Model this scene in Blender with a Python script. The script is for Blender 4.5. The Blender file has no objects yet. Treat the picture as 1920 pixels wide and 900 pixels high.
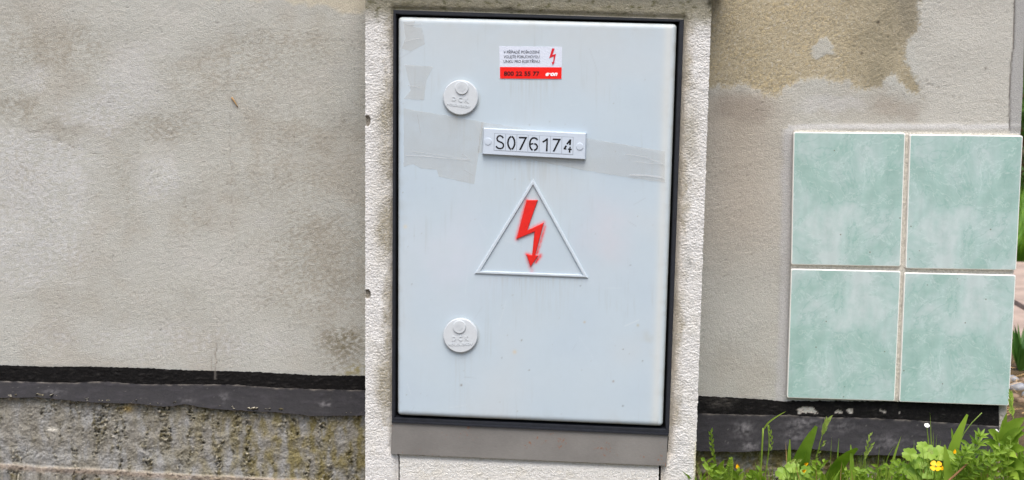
import bpy, bmesh, math, random
import numpy as np
from mathutils import Vector

# ------------------------------------------------------------------ camera
scn = bpy.context.scene
FPX, DIST, CAMZ = 2667.0, 2.27, 0.80
YAW, PITCH, ROLL = math.radians(-5.0), math.radians(6.0), math.radians(-0.95)
_c, _s = math.cos, math.sin
FW = np.array([_s(YAW)*_c(PITCH), _c(YAW)*_c(PITCH), -_s(PITCH)])
_rt = np.array([_c(YAW), -_s(YAW), 0.0]); _dn = np.cross(FW, _rt)
RT = _rt*_c(ROLL) + _dn*_s(ROLL)
DN = -_rt*_s(ROLL) + _dn*_c(ROLL)
CAM = np.array([0.15, -DIST, CAMZ])
cd = bpy.data.cameras.new('camera'); cam = bpy.data.objects.new('camera', cd)
scn.collection.objects.link(cam); scn.camera = cam
from mathutils import Matrix
M4 = Matrix(((RT[0], -DN[0], -FW[0], CAM[0]), (RT[1], -DN[1], -FW[1], CAM[1]), (RT[2], -DN[2], -FW[2], CAM[2]), (0, 0, 0, 1)))
cam.matrix_world = M4
cd.sensor_width = 36.0; cd.lens = 36.0*FPX/1920.0
cd.clip_start = 0.05; cd.clip_end = 400.0
cd.dof.use_dof = True; cd.dof.focus_distance = 2.27; cd.dof.aperture_fstop = 10.0

# ------------------------------------------------------------------ light
SUN_EL, SUN_AZ = math.radians(62), math.radians(179)      # azimuth clockwise from +Y; high behind the camera
w = bpy.data.worlds.new('World'); scn.world = w; w.use_nodes = True
nt = w.node_tree; nt.nodes.clear()
bg = nt.nodes.new('ShaderNodeBackground'); sky = nt.nodes.new('ShaderNodeTexSky'); wo = nt.nodes.new('ShaderNodeOutputWorld')
sky.sky_type = 'NISHITA'; sky.sun_disc = False
sky.sun_elevation = SUN_EL; sky.sun_rotation = SUN_AZ
sky.air_density = 1.0; sky.dust_density = 4.0; sky.ozone_density = 1.0
bg.inputs['Strength'].default_value = 0.12
nt.links.new(sky.outputs[0], bg.inputs[0]); nt.links.new(bg.outputs[0], wo.inputs[0])
sd = bpy.data.lights.new('sun', 'SUN'); so = bpy.data.objects.new('sun', sd); scn.collection.objects.link(so)
sd.energy = 1.5; sd.angle = math.radians(42); sd.color = (1.0, 0.965, 0.92)
sdir = Vector((math.sin(SUN_AZ)*math.cos(SUN_EL), math.cos(SUN_AZ)*math.cos(SUN_EL), math.sin(SUN_EL)))
so.rotation_euler = sdir.to_track_quat('Z', 'Y').to_euler(); so.location = (0, -4, 6)
vs = scn.view_settings
vs.view_transform = 'Standard'; vs.look = 'None'; vs.exposure = 0.85; vs.gamma = 1.0; vs.use_curve_mapping = False

# ------------------------------------------------------------------ helpers
rng = np.random.default_rng(7); random.seed(7)
COL = scn.collection
Y_PIL, Y_WALL = 0.0, 0.21

def at(px, py, Y):
    """points where the sight lines of photo pixels meet the plane y=Y"""
    px, py, Y = np.broadcast_arrays(np.asarray(px, float), np.asarray(py, float), np.asarray(Y, float))
    d = ((px-960.0)/FPX)[..., None]*RT + ((py-450.0)/FPX)[..., None]*DN + FW
    t = (Y-CAM[1])/d[..., 1]
    return CAM + t[..., None]*d

def on(px, py, Y, off=0.0):
    """a point of plane y=Y raised by off along the plane's normal (towards the street)"""
    p = at(px, py, Y).copy(); p[..., 1] -= off
    return p

def lin(r, g, b):
    return tuple(((c/255.0)/12.92 if c <= 10.3 else ((c/255.0+0.055)/1.055)**2.4) for c in (r, g, b))

def L3(r, g, b): return np.array(lin(r, g, b))

def _tab(seed):
    r = np.random.default_rng(seed); a = r.random((256, 256))*2*np.pi
    return np.cos(a), np.sin(a)
_tabs = {}
def gnoise(x, y, seed=0):
    if seed not in _tabs: _tabs[seed] = _tab(seed)
    gx, gy = _tabs[seed]
    x = np.asarray(x, float); y = np.asarray(y, float)
    xi = np.floor(x).astype(int); yi = np.floor(y).astype(int); fx = x-xi; fy = y-yi
    u = fx*fx*fx*(fx*(fx*6-15)+10); v = fy*fy*fy*(fy*(fy*6-15)+10)
    def g(i, j): a = (xi+i) & 255; b = (yi+j) & 255; return gx[a, b]*(fx-i) + gy[a, b]*(fy-j)
    n = (g(0, 0)*(1-u)+g(1, 0)*u)*(1-v) + (g(0, 1)*(1-u)+g(1, 1)*u)*v
    return n*1.5
def fbm(x, y, oct=4, seed=0, gain=0.5):
    s = 0; a = 1.0; t = 0
    for o in range(oct):
        s = s + a*gnoise(x*2**o+o*17.3, y*2**o+o*9.1, seed+o); t += a; a *= gain
    return s/t
def sst(a, b, x):
    t = np.clip((x-a)/(b-a), 0, 1); return t*t*(3-2*t)
def mixc(c, col, m):
    return c*(1-m[..., None]) + np.asarray(col)*m[..., None]

# ------------------------------------------------------------------ objects
WL = {}
def empty(name, loc, label, cat, group=None):
    o = bpy.data.objects.new(name, None); COL.objects.link(o); o.location = loc; o.empty_display_size = 0.05
    WL[o.name] = Vector(loc); o['label'] = label; o['category'] = cat
    if group: o['group'] = group
    return o
def tag(o, label=None, cat=None, group=None, kind=None):
    if label: o['label'] = label
    if cat: o['category'] = cat
    if group: o['group'] = group
    if kind: o['kind'] = kind
    return o
def mesh_obj(name, V, F, mat, parent=None, smooth=False, col=None, mi=None, mats=None, centre=True):
    V = np.asarray(V, float)
    c = V.mean(0) if centre and len(V) else np.zeros(3)
    me = bpy.data.meshes.new(name)
    if isinstance(F, np.ndarray):
        n = len(F); k = F.shape[1]
        me.vertices.add(len(V)); me.vertices.foreach_set('co', (V-c).astype(np.float32).ravel())
        me.loops.add(n*k); me.loops.foreach_set('vertex_index', F.astype(np.int32).ravel())
        me.polygons.add(n); me.polygons.foreach_set('loop_start', np.arange(0, n*k, k, dtype=np.int32))
        me.update(calc_edges=True); me.validate()
    else:
        me.from_pydata([tuple(v) for v in (V-c)], [], F); me.update()
    if smooth: me.polygons.foreach_set('use_smooth', [True]*len(me.polygons))
    for m in (mats or [mat]): me.materials.append(m)
    if mi is not None: me.polygons.foreach_set('material_index', np.asarray(mi, dtype=np.int32))
    if col is not None:
        a = me.attributes.new('col', 'FLOAT_COLOR', 'POINT')
        cc = np.ones((len(V), 4), np.float32); cc[:, :3] = col
        a.data.foreach_set('color', cc.ravel())
    o = bpy.data.objects.new(name, me); COL.objects.link(o)
    c = Vector(c); WL[o.name] = c
    if parent is not None:
        o.parent = parent; o.location = c - WL[parent.name]
    else: o.location = c
    return o

def grid(name, P, mat, parent, col=None, keep=None, skirt=0.0, smooth=True, skirt_dir=(0, 1, 0)):
    """P: (ny,nx,3) lattice; keep: (ny-1,nx-1) faces kept; skirt: boundary pulled back so the sheet has thickness"""
    ny, nx = P.shape[:2]; idx = np.arange(ny*nx).reshape(ny, nx)
    F = np.stack([idx[1:, :-1], idx[1:, 1:], idx[:-1, 1:], idx[:-1, :-1]], -1)
    F = F[keep] if keep is not None else F.reshape(-1, 4)
    V = P.reshape(-1, 3); C = None if col is None else col.reshape(-1, 3)
    used = np.zeros(len(V), bool); used[F.ravel()] = True
    rm = np.cumsum(used)-1; V = V[used]; F = rm[F]
    if C is not None: C = C[used]
    if skirt:
        E = np.concatenate([F[:, [i, (i+1) % 4]] for i in range(4)])
        key = np.sort(E, 1); k = key[:, 0]*len(V)+key[:, 1]
        _, inv, cnt = np.unique(k, return_inverse=True, return_counts=True)
        B = E[cnt[inv] == 1]; n = len(V)
        bv = V[B]                                  # (m,2,3)
        bk = bv + np.asarray(skirt_dir)*skirt
        add = np.concatenate([bv, bk], 1).reshape(-1, 3); m = len(B)
        q = n + np.arange(m)[:, None]*4 + np.array([1, 0, 2, 3])[None]
        V = np.concatenate([V, add]); F = np.concatenate([F, q])
        if C is not None:
            bc = C[B]; C = np.concatenate([C, np.concatenate([bc, bc], 1).reshape(-1, 3)])
    return mesh_obj(name, V, F, mat, parent, smooth, C)

def prism(name, poly, Y, z0, z1, mat, parent, inset=0.0, smooth=False):
    """photo-pixel polygon on plane Y, from height z0 to z1 above it, rim chamfered by inset px"""
    pts = np.array(poly, float)
    a = 0.5*np.sum(pts[:, 0]*np.roll(pts[:, 1], -1)-np.roll(pts[:, 0], -1)*pts[:, 1])
    if a > 0: pts = pts[::-1]                       # counter-clockwise seen from the street
    n = len(pts); rings = [on(pts[:, 0], pts[:, 1], Y, z0)]
    if inset:
        e = np.roll(pts, -1, 0)-pts; e /= np.linalg.norm(e, axis=1)[:, None]
        nr = np.stack([e[:, 1], -e[:, 0]], 1)       # inward (y down)
        pn = np.roll(nr, 1, 0); b = nr+pn; b /= np.maximum(0.35, (b*nr).sum(1))[:, None]
        ip = pts - (-b)*inset if False else pts + b*inset
        rings.append(on(pts[:, 0], pts[:, 1], Y, z1-(z1-z0)*0.45)); rings.append(on(ip[:, 0], ip[:, 1], Y, z1))
    else: rings.append(on(pts[:, 0], pts[:, 1], Y, z1))
    V = np.concatenate(rings); F = []
    for r in range(len(rings)-1):
        for i in range(n): j = (i+1) % n; F.append((r*n+i, r*n+j, (r+1)*n+j, (r+1)*n+i))
    F.append(tuple((len(rings)-1)*n+i for i in range(n)))
    return mesh_obj(name, V, F, mat, parent, smooth)

def frustum_ring(name, outer, inner, Y, prof, mat, parent, smooth=False):
    """closed moulding between two loops of photo points; prof: list of (t 0..1 from outer to inner, height)"""
    o = np.array(outer, float); i = np.array(inner, float); n = len(o); V = []; F = []
    for t, h in prof: p = o*(1-t)+i*t; V.append(on(p[:, 0], p[:, 1], Y, h))
    for r in range(len(prof)-1):
        for a in range(n): b = (a+1) % n; F.append((r*n+a, (r+1)*n+a, (r+1)*n+b, r*n+b))
    return mesh_obj(name, np.concatenate(V), F, mat, parent, smooth)

def box(name, lo, hi, mat, parent=None):
    x0, y0, z0 = lo; x1, y1, z1 = hi
    V = [(x0,y0,z0),(x1,y0,z0),(x1,y1,z0),(x0,y1,z0),(x0,y0,z1),(x1,y0,z1),(x1,y1,z1),(x0,y1,z1)]
    F = [(0,3,2,1),(4,5,6,7),(0,1,5,4),(1,2,6,5),(2,3,7,6),(3,0,4,7)]
    return mesh_obj(name, V, F, mat, parent)

def stroke(pts, wd):
    """flat ribbon outline of a polyline (2d) with round-ish mitres -> polygon"""
    p = np.array(pts, float); n = len(p); L = []; R = []
    for i in range(n):
        a = p[max(0, i-1)]; b = p[min(n-1, i+1)]; t = (b-a)/np.linalg.norm(b-a); m = np.array([-t[1], t[0]])
        L.append(p[i]+m*wd/2); R.append(p[i]-m*wd/2)
    return L, R

WIDE = 1.0
def ribbon(name, polys, tf, Y, h, mat, parent):
    """polys: list of (points,width) ribbons or (polygon,None); tf maps drawing units to photo pixels"""
    V = []; F = []
    for pts, wd in polys:
        b = len(V)
        if wd is None:
            V += [tf(*p) for p in pts]; F.append(tuple(range(b, b+len(pts))))
        else:
            l, r = stroke(pts, wd*WIDE); n = len(l)
            V += [tf(*p) for p in l] + [tf(*p) for p in r]
            F += [(b+i, b+i+1, b+n+i+1, b+n+i) for i in range(n-1)]
    V = np.array(V); P = on(V[:, 0], V[:, 1], Y, h)
    o = mesh_obj(name, P, F, mat, parent)
    bm = bmesh.new(); bm.from_mesh(o.data)
    for f in bm.faces:
        f.normal_update()
        if f.normal.y > 0: f.normal_flip()
    bmesh.ops.triangulate(bm, faces=[f for f in bm.faces if len(f.verts) > 4])
    bm.to_mesh(o.data); bm.free()
    return o

_txt = {}
def text_mesh(body, weight=0.0, shear=0.0):
    k = (body, weight, shear)
    if k in _txt: return _txt[k]
    cu = bpy.data.curves.new('lettering', 'FONT'); cu.body = body; cu.size = 1.0; cu.offset = weight; cu.shear = shear; cu.resolution_u = 3
    o = bpy.data.objects.new('lettering', cu); COL.objects.link(o)
    dg = bpy.context.evaluated_depsgraph_get(); me = o.evaluated_get(dg).to_mesh()
    V = np.array([v.co[:2] for v in me.vertices]); F = [tuple(p.vertices) for p in me.polygons]
    o.evaluated_get(dg).to_mesh_clear(); bpy.data.objects.remove(o); bpy.data.curves.remove(cu)
    _txt[k] = (V, F); return V, F
_hv = text_mesh('H')[0]; CAPH = _hv[:, 1].max()
def text(name, body, x0, x1, base, cap, slope, tf, Y, h, mat, parent, weight=0.0, shear=0.0, depth=0.0):
    V, F = text_mesh(body, weight, shear)
    u = (V[:, 0]-V[:, 0].min())/(V[:, 0].max()-V[:, 0].min())
    X = x0+u*(x1-x0); Yy = base + u*(x1-x0)*slope - V[:, 1]/CAPH*cap
    q = np.array([tf(a, b) for a, b in zip(X, Yy)])
    P = on(q[:, 0], q[:, 1], Y, h); F2 = list(F)
    if depth:
        n = len(P); P = np.concatenate([P, on(q[:, 0], q[:, 1], Y, h-depth)])
        ec = {}
        for f in F:
            for a, b in zip(f, f[1:]+f[:1]): ec[(a, b)] = 1
        for (a, b) in ec:
            if (b, a) not in ec: F2.append((b, a, a+n, b+n))
    return mesh_obj(name, P, F2, mat, parent)

# ------------------------------------------------------------------ materials
def new_mat(name):
    m = bpy.data.materials.new(name); m.use_nodes = True; nt = m.node_tree
    return m, nt, nt.nodes['Principled BSDF']
def N(nt, t, **k):
    n = nt.nodes.new(t)
    for a, b in k.items(): setattr(n, a, b)
    return n
def coords(nt, scale=(1, 1, 1)):
    tc = N(nt, 'ShaderNodeTexCoord'); mp = N(nt, 'ShaderNodeMapping'); mp.inputs['Scale'].default_value = scale
    nt.links.new(tc.outputs['Object'], mp.inputs[0]); return mp.outputs[0]
def noise(nt, v, scale, detail=4, rough=0.55, dist=0.0):
    n = N(nt, 'ShaderNodeTexNoise'); n.inputs['Scale'].default_value = scale; n.inputs['Detail'].default_value = detail
    n.inputs['Roughness'].default_value = rough; n.inputs['Distortion'].default_value = dist
    nt.links.new(v, n.inputs['Vector']); return n.outputs['Fac']
def ramp(nt, f, stops):
    r = N(nt, 'ShaderNodeValToRGB'); e = r.color_ramp.elements
    while len(e) < len(stops): e.new(0.5)
    for el, (p, c) in zip(e, stops): el.position = p; el.color = (*c, 1) if len(c) == 3 else c
    nt.links.new(f, r.inputs[0]); return r.outputs[0]
def mixn(nt, a, b, fac, mode='MIX'):
    n = N(nt, 'ShaderNodeMix', data_type='RGBA', blend_type=mode)
    for s, v in ((n.inputs['A'], a), (n.inputs['B'], b), (n.inputs['Factor'], fac)):
        if hasattr(v, 'links') or hasattr(v, 'is_linked'): nt.links.new(v, s)
        elif isinstance(v, (int, float)): s.default_value = v
        else: s.default_value = (*v, 1)
    return n.outputs['Result']
def bump(nt, h, dist, strength=1.0):
    b = N(nt, 'ShaderNodeBump'); b.inputs['Distance'].default_value = dist; b.inputs['Strength'].default_value = strength
    nt.links.new(h, b.inputs['Height']); return b.outputs[0]
def surf(name, base=None, rough=0.8, spec=0.3, vary=(0, 0.0), bmp=None, metallic=0.0, vscale=(1, 1, 1), rvary=0.0):
    """base: colour, or None to read the 'col' attribute; vary: (noise scale, amount); bmp: (scale, distance)"""
    m, nt, b = new_mat(name); v = coords(nt, vscale)
    if base is None:
        a = N(nt, 'ShaderNodeAttribute', attribute_name='col'); c = a.outputs['Color']
    else:
        r = N(nt, 'ShaderNodeRGB'); r.outputs[0].default_value = (*base, 1); c = r.outputs[0]
    if vary[1]:
        f = noise(nt, v, vary[0], 5, 0.65); k = vary[1]
        g = ramp(nt, f, [(0.3, (1-k,)*3), (0.7, (1+k,)*3)])
        c = mixn(nt, c, g, 1.0, 'MULTIPLY')
    nt.links.new(c, b.inputs['Base Color'])
    b.inputs['Roughness'].default_value = rough; b.inputs['Specular IOR Level'].default_value = spec; b.inputs['Metallic'].default_value = metallic
    if rvary:
        f = noise(nt, v, 40, 4); mr = N(nt, 'ShaderNodeMapRange'); mr.inputs[3].default_value = rough-rvary; mr.inputs[4].default_value = rough+rvary
        nt.links.new(f, mr.inputs[0]); nt.links.new(mr.outputs[0], b.inputs['Roughness'])
    if bmp: nt.links.new(bump(nt, noise(nt, v, bmp[0], 4, 0.6), bmp[1]), b.inputs['Normal'])
    return m

MT = {}
MT['render'] = surf('wall_render', None, 0.92, 0.15, (420, 0.13), (480, 0.0018))
MT['tar'] = surf('tar_paint', None, 0.9, 0.15, (260, 0.35), (330, 0.002))
MT['membrane'] = surf('bitumen_membrane', None, 0.75, 0.3, (300, 0.18), (400, 0.0006))
MT['concrete'] = surf('plinth_concrete', None, 0.95, 0.1, (300, 0.25), (380, 0.002))
MT['stucco'] = surf('pillar_stucco', None, 0.9, 0.2, (350, 0.09), (450, 0.0022))
MT['door'] = surf('door_plastic', None, 0.42, 0.4, (60, 0.012), (900, 0.00006))
MT['plastic'] = surf('white_plastic', lin(186, 197, 205), 0.42, 0.4, (150, 0.03))
MT['plate'] = surf('plate_plastic', lin(190, 201, 213), 0.4, 0.4, (150, 0.025))
MT['lock'] = surf('lock_plastic', lin(195, 201, 205), 0.45, 0.4, (200, 0.035))
MT['frame'] = surf('black_frame', lin(30, 33, 40), 0.5, 0.4, (90, 0.3), (600, 0.0002))
MT['gasket'] = surf('black_gasket', lin(8, 9, 11), 0.7, 0.2, (90, 0.2))
MT['red'] = surf('red_paint', lin(214, 34, 26), 0.45, 0.35, (120, 0.10))
MT['ink'] = surf('black_ink', lin(14, 15, 20), 0.5, 0.3, (200, 0.1))
MT['inkgrey'] = surf('grey_ink', lin(58, 62, 76), 0.6, 0.3, (200, 0.1))
MT['slot'] = surf('plate_groove', lin(150, 158, 168), 0.6, 0.3, (200, 0.1))
MT['sticker'] = surf('sticker_paper', lin(206, 213, 226), 0.5, 0.3, (700, 0.04), (500, 0.0006))
MT['stred'] = surf('sticker_red', lin(232, 24, 12), 0.5, 0.3, (300, 0.06), (500, 0.0004))
MT['stbolt'] = surf('sticker_bolt_red', lin(206, 30, 44), 0.5, 0.3, (300, 0.05))
MT['white'] = surf('white_ink', lin(244, 240, 240), 0.5, 0.3, (300, 0.04))
MT['ceramic'] = surf('ceramic_edge', lin(236, 236, 230), 0.35, 0.5, (200, 0.04))
MT['mortar'] = surf('tile_mortar', lin(198, 194, 184), 0.95, 0.1, (160, 0.25), (330, 0.002))
MT['shade_coping'] = surf('shade_coping_concrete', lin(120, 118, 104), 0.95, 0.1, (60, 0.3), (120, 0.004))
MT['core'] = surf('wall_core', lin(160, 156, 146), 0.95, 0.1, (30, 0.2), (120, 0.004))

def mat_sill():
    m, nt, b = new_mat('sill_metal'); v = coords(nt)
    f = noise(nt, v, 9, 5, 0.6); c = ramp(nt, f, [(0.3, lin(109, 107, 104)), (0.7, lin(129, 127, 123))])
    g = noise(nt, coords(nt, (1, 1, 6)), 160, 3); c = mixn(nt, c, ramp(nt, g, [(0.3, (0.93,)*3), (0.7, (1.06,)*3)]), 1.0, 'MULTIPLY')
    r1 = noise(nt, v, 26, 5, 0.7); r2 = noise(nt, v, 230, 3, 0.6)
    mm = N(nt, 'ShaderNodeMath', operation='MULTIPLY'); nt.links.new(r1, mm.inputs[0]); nt.links.new(r2, mm.inputs[1])
    rm = ramp(nt, mm.outputs[0], [(0.355, (0, 0, 0)), (0.42, (0.8, 0.8, 0.8))])
    c = mixn(nt, c, lin(132, 92, 68), rm); nt.links.new(c, b.inputs['Base Color'])
    b.inputs['Roughness'].default_value = 0.55; b.inputs['Specular IOR Level'].default_value = 0.35
    nt.links.new(bump(nt, r2, 0.0003), b.inputs['Normal']); return m
MT['sill'] = mat_sill()

def mat_tile():
    m, nt, b = new_mat('marbled_tile_glaze'); v = coords(nt)
    a = noise(nt, v, 8, 8, 0.66, 0.35); c = ramp(nt, a, [(0.32, lin(138, 170, 162)), (0.44, lin(151, 180, 173)), (0.52, lin(163, 187, 183)), (0.62, lin(182, 197, 196))])
    st = noise(nt, coords(nt, (60, 1, 12)), 1.0, 3, 0.5, 0.4); c = mixn(nt, c, ramp(nt, st, [(0.3, (0.94,)*3), (0.7, (1.05,)*3)]), 1.0, 'MULTIPLY')
    # thin darker and paler veins of the print
    for sc, w_, colr, off in ((11, 0.012, lin(112, 158, 146), 0.5), (16, 0.010, lin(205, 219, 217), 0.47)):
        n = noise(nt, v, sc, 5, 0.6, 0.5)
        s = N(nt, 'ShaderNodeMath', operation='SUBTRACT'); nt.links.new(n, s.inputs[0]); s.inputs[1].default_value = off
        ab = N(nt, 'ShaderNodeMath', operation='ABSOLUTE'); nt.links.new(s.outputs[0], ab.inputs[0])
        r = ramp(nt, ab.outputs[0], [(0.0, (0.32,)*3), (w_, (0, 0, 0))]); c = mixn(nt, c, colr, r)
    sp = N(nt, 'ShaderNodeTexVoronoi'); sp.inputs['Scale'].default_value = 60; 
    gm = N(nt, 'ShaderNodeNewGeometry'); nt.links.new(gm.outputs['Position'], sp.inputs['Vector'])
    dd = ramp(nt, sp.outputs['Distance'], [(0.05, (1, 1, 1)), (0.10, (0, 0, 0))])
    sel = N(nt, 'ShaderNodeSeparateColor'); nt.links.new(sp.outputs['Color'], sel.inputs[0])
    cut = ramp(nt, sel.outputs[0], [(0.82, (0, 0, 0)), (0.83, (0.8, 0.8, 0.8))])
    c = mixn(nt, c, lin(104, 96, 76), mixn(nt, dd, cut, 1.0, 'MULTIPLY'))
    nt.links.new(c, b.inputs['Base Color']); b.inputs['Roughness'].default_value = 0.38; b.inputs['Specular IOR Level'].default_value = 0.45
    nt.links.new(bump(nt, noise(nt, v, 70, 3), 0.0004), b.inputs['Normal']); return m
MT['tile'] = mat_tile()

def mat_tape(name, colr, alpha, rough=0.35):
    m, nt, b = new_mat(name); v = coords(nt)
    n = noise(nt, v, 14, 4, 0.55, 0.3)
    nt.links.new(ramp(nt, n, [(0.3, tuple(x*0.93 for x in colr)), (0.7, colr)]), b.inputs['Base Color'])
    nt.links.new(ramp(nt, n, [(0.32, (alpha*0.55,)*3), (0.55, (alpha,)*3)]), b.inputs['Alpha'])
    b.inputs['Roughness'].default_value = rough; b.inputs['Specular IOR Level'].default_value = 0.45
    nt.links.new(bump(nt, noise(nt, v, 60, 3), 0.0002), b.inputs['Normal']); return m
MT['tape'] = mat_tape('old_clear_tape', lin(202, 197, 187), 0.22)
MT['crease_glint'] = mat_tape('tape_crease_glint', lin(214, 219, 222), 0.5)  # pale, denser tone paints the highlight along the tape creases

def mat_leaf(name, dark, light, trans=0.3, scale=18):
    m, nt, b = new_mat(name); v = coords(nt)
    oi = N(nt, 'ShaderNodeObjectInfo'); n = noise(nt, v, scale, 4, 0.6)
    ad = N(nt, 'ShaderNodeMath', operation='MULTIPLY_ADD'); nt.links.new(oi.outputs['Random'], ad.inputs[0]); ad.inputs[1].default_value = 0.45; nt.links.new(n, ad.inputs[2])
    c = ramp(nt, ad.outputs[0], [(0.35, dark), (1.0, light)])
    nt.links.new(c, b.inputs['Base Color']); b.inputs['Roughness'].default_value = 0.5; b.inputs['Specular IOR Level'].default_value = 0.35
    t = N(nt, 'ShaderNodeBsdfTranslucent'); nt.links.new(mixn(nt, c, (1.3, 1.35, 0.6), 1.0, 'MULTIPLY'), t.inputs[0])
    mx = N(nt, 'ShaderNodeMixShader'); mx.inputs[0].default_value = trans
    nt.links.new(b.outputs[0], mx.inputs[1]); nt.links.new(t.outputs[0], mx.inputs[2])
    nt.links.new(mx.outputs[0], nt.nodes['Material Output'].inputs['Surface']); return m
MT['leaf'] = mat_leaf('weed_leaf', lin(82, 118, 30), lin(150, 180, 66))
MT['leaf_pale'] = mat_leaf('pale_leaf', lin(104, 144, 38), lin(158, 186, 76))
MT['leaf_lily'] = mat_leaf('dark_strap_leaf', lin(42, 82, 30), lin(86, 126, 54), 0.2)
MT['blade'] = mat_leaf('grass_blade', lin(88, 122, 34), lin(158, 182, 76))
MT['lawn'] = mat_leaf('lawn_grass', lin(64, 108, 28), lin(130, 166, 56))
MT['straw'] = mat_leaf('dry_straw', lin(150, 112, 66), lin(214, 182, 130), 0.15)
MT['seed'] = mat_leaf('seed_head', lin(118, 150, 60), lin(186, 200, 120))
MT['petal'] = surf('yellow_petal', lin(240, 182, 8), 0.5, 0.3, (150, 0.12))
MT['wpetal'] = surf('white_petal', lin(236, 236, 230), 0.5, 0.3, (150, 0.06))
MT['soil'] = surf('soil', lin(96, 82, 62), 0.95, 0.1, (18, 0.4), (40, 0.02))
MT['path'] = surf('path_stone', lin(176, 156, 142), 0.9, 0.15, (9, 0.22), (160, 0.004))
MT['stone'] = surf('pebble', lin(158, 160, 164), 0.85, 0.2, (60, 0.3), (90, 0.004))
MT['stoneb'] = surf('brown_pebble', lin(138, 118, 98), 0.85, 0.2, (60, 0.3), (90, 0.004))
MT['bark'] = surf('twig_bark', lin(120, 92, 62), 0.9, 0.1, (200, 0.3))
MT['hedge'] = mat_leaf('hedge_leaf', lin(34, 58, 22), lin(84, 120, 44), 0.2)

# ================================================================== SETTING: ground
GX, GY = np.meshgrid(np.concatenate([-np.geomspace(60, 3.2, 14), np.linspace(-3, 4, 71), np.geomspace(4.3, 60, 14)]),
                     np.concatenate([-np.geomspace(60, 3.2, 14), np.linspace(-3, 6, 91), np.geomspace(6.4, 90, 16)]))
gz = 0.018*fbm(GX*2.2, GY*2.2, 4, 60)*np.exp(-((np.hypot(GX, GY)/14)**2))
def ground_z(x, y):
    return 0.018*fbm(np.asarray(x)*2.2, np.asarray(y)*2.2, 4, 60)*np.exp(-((np.hypot(x, y)/14)**2))
g = grid('ground', np.stack([GX, GY, gz], -1)[::-1], MT['soil'], None); tag(g, kind='structure')

# ================================================================== THE HOUSE WALL
xe = lambda y: np.interp(y, [-1500, 0, 160, 250, 757, 1150], [1990, 1922, 1918, 1913.5, 1888, 1868])
wall = empty('rendered_wall', tuple(at(1000, 1100, Y_WALL)*np.array([1, 1, 0])), 'weathered grey rendered wall with tarred foot and yellowed patch', 'wall')
ux = np.concatenate([np.linspace(-3000, -60, 40)[:-1], np.arange(-60, 712, 2.4), np.linspace(714, 1290, 30), np.arange(1293, 1912, 2.4), [1912]])
uy = np.concatenate([np.linspace(-1500, -60, 30)[:-1], np.arange(-60, 766, 2.4), np.linspace(770, 1150, 12)])
UX, UY = np.meshgrid(ux, uy)
PX = np.where(UX > 1293, 1293+(UX-1293)*(xe(UY)-1293)/(1912-1293), UX); PY = UY
wx = PX + 22*fbm(PX/60, PY/60, 3, 1) + 8*fbm(PX/14, PY/14, 2, 5); wy = PY + 22*fbm(PX/60, PY/60, 3, 2) + 8*fbm(PX/14, PY/14, 2, 6)
def blob(cx, cy, rx, ry): return np.exp(-(((wx-cx)/rx)**2+((wy-cy)/ry)**2)**1.3)
fine = fbm(PX/9, PY/6, 3, 11); med = fbm(PX/45, PY/45, 4, 12); big = fbm(PX/190, PY/190, 3, 13)
base = np.ones(PX.shape+(3,))*L3(178, 178, 171)
base = mixc(base, L3(171, 167, 157), sst(-0.1, 0.5, big+0.5*med)*0.7)
base = mixc(base, L3(186, 185, 179), sst(0.05, 0.5, -big+0.6*med)*0.6)
lft = PX < 700
lm = sum(a*blob(cx, cy, rx, ry) for cx, cy, rx, ry, a in [(238, 135, 46, 52, 1.0), (275, 180, 55, 35, .7), (62, 142, 32, 26, .9), (180, 215, 75, 38, .8), (60, 300, 110, 60, .75),
     (60, 440, 130, 150, .62), (300, 340, 55, 55, .65), (500, 410, 50, 26, .6), (330, 90, 70, 30, .4), (530, 200, 60, 40, .35), (330, 640, 330, 50, .42), (650, 130, 40, 40, .4), (-300, 200, 200, 300, .4)])
dm = sum(a*blob(cx, cy, rx, ry) for cx, cy, rx, ry, a in [(130, 95, 100, 50, .65), (30, 205, 60, 28, .75), (115, 245, 60, 18, .8), (310, 240, 70, 36, .75), (240, 345, 26, 80, .55), (350, 400, 34, 50, .45),
     (350, 150, 130, 60, .35), (560, 300, 160, 180, .42), (520, 90, 150, 50, .45), (600, 480, 120, 80, .45), (20, 90, 60, 80, .4), (640, 655, 50, 40, .9), (600, 560, 110, 60, .45), (300, 560, 200, 50, .25), (60, 560, 80, 25, .3)])
lm = lm*lft; dm = dm*lft
rough_m = np.clip(0.6+0.7*med+1.7*fine+0.5*fbm(PX/4, PY/3, 2, 15), 0, 1.35)
base = mixc(base, L3(192, 193, 192), np.clip(sst(.1, .8, lm*rough_m), 0, 0.68))
base = mixc(base, L3(146, 141, 127), np.clip(dm*rough_m*0.9, 0, 0.62))
base = mixc(base, L3(112, 104, 82), np.clip(0.75*blob(650, 640, 34, 26)*lft*rough_m, 0, 1))
base = mixc(base, L3(150, 142, 100), np.clip(0.8*blob(672, 694, 34, 14)*lft*rough_m, 0, 1))
base = mixc(base, L3(150, 146, 132), sst(655, 690, PX)*lft*0.45*(0.6+med))
cream = sst(-6, 10, np.interp(PX, [-400, 380, 420, 560, 620, 690, 720], [-40, -14, 0, 4, 20, 30, 34])-wy)*lft
base = mixc(base, L3(200, 190, 164), cream*0.55)
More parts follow.
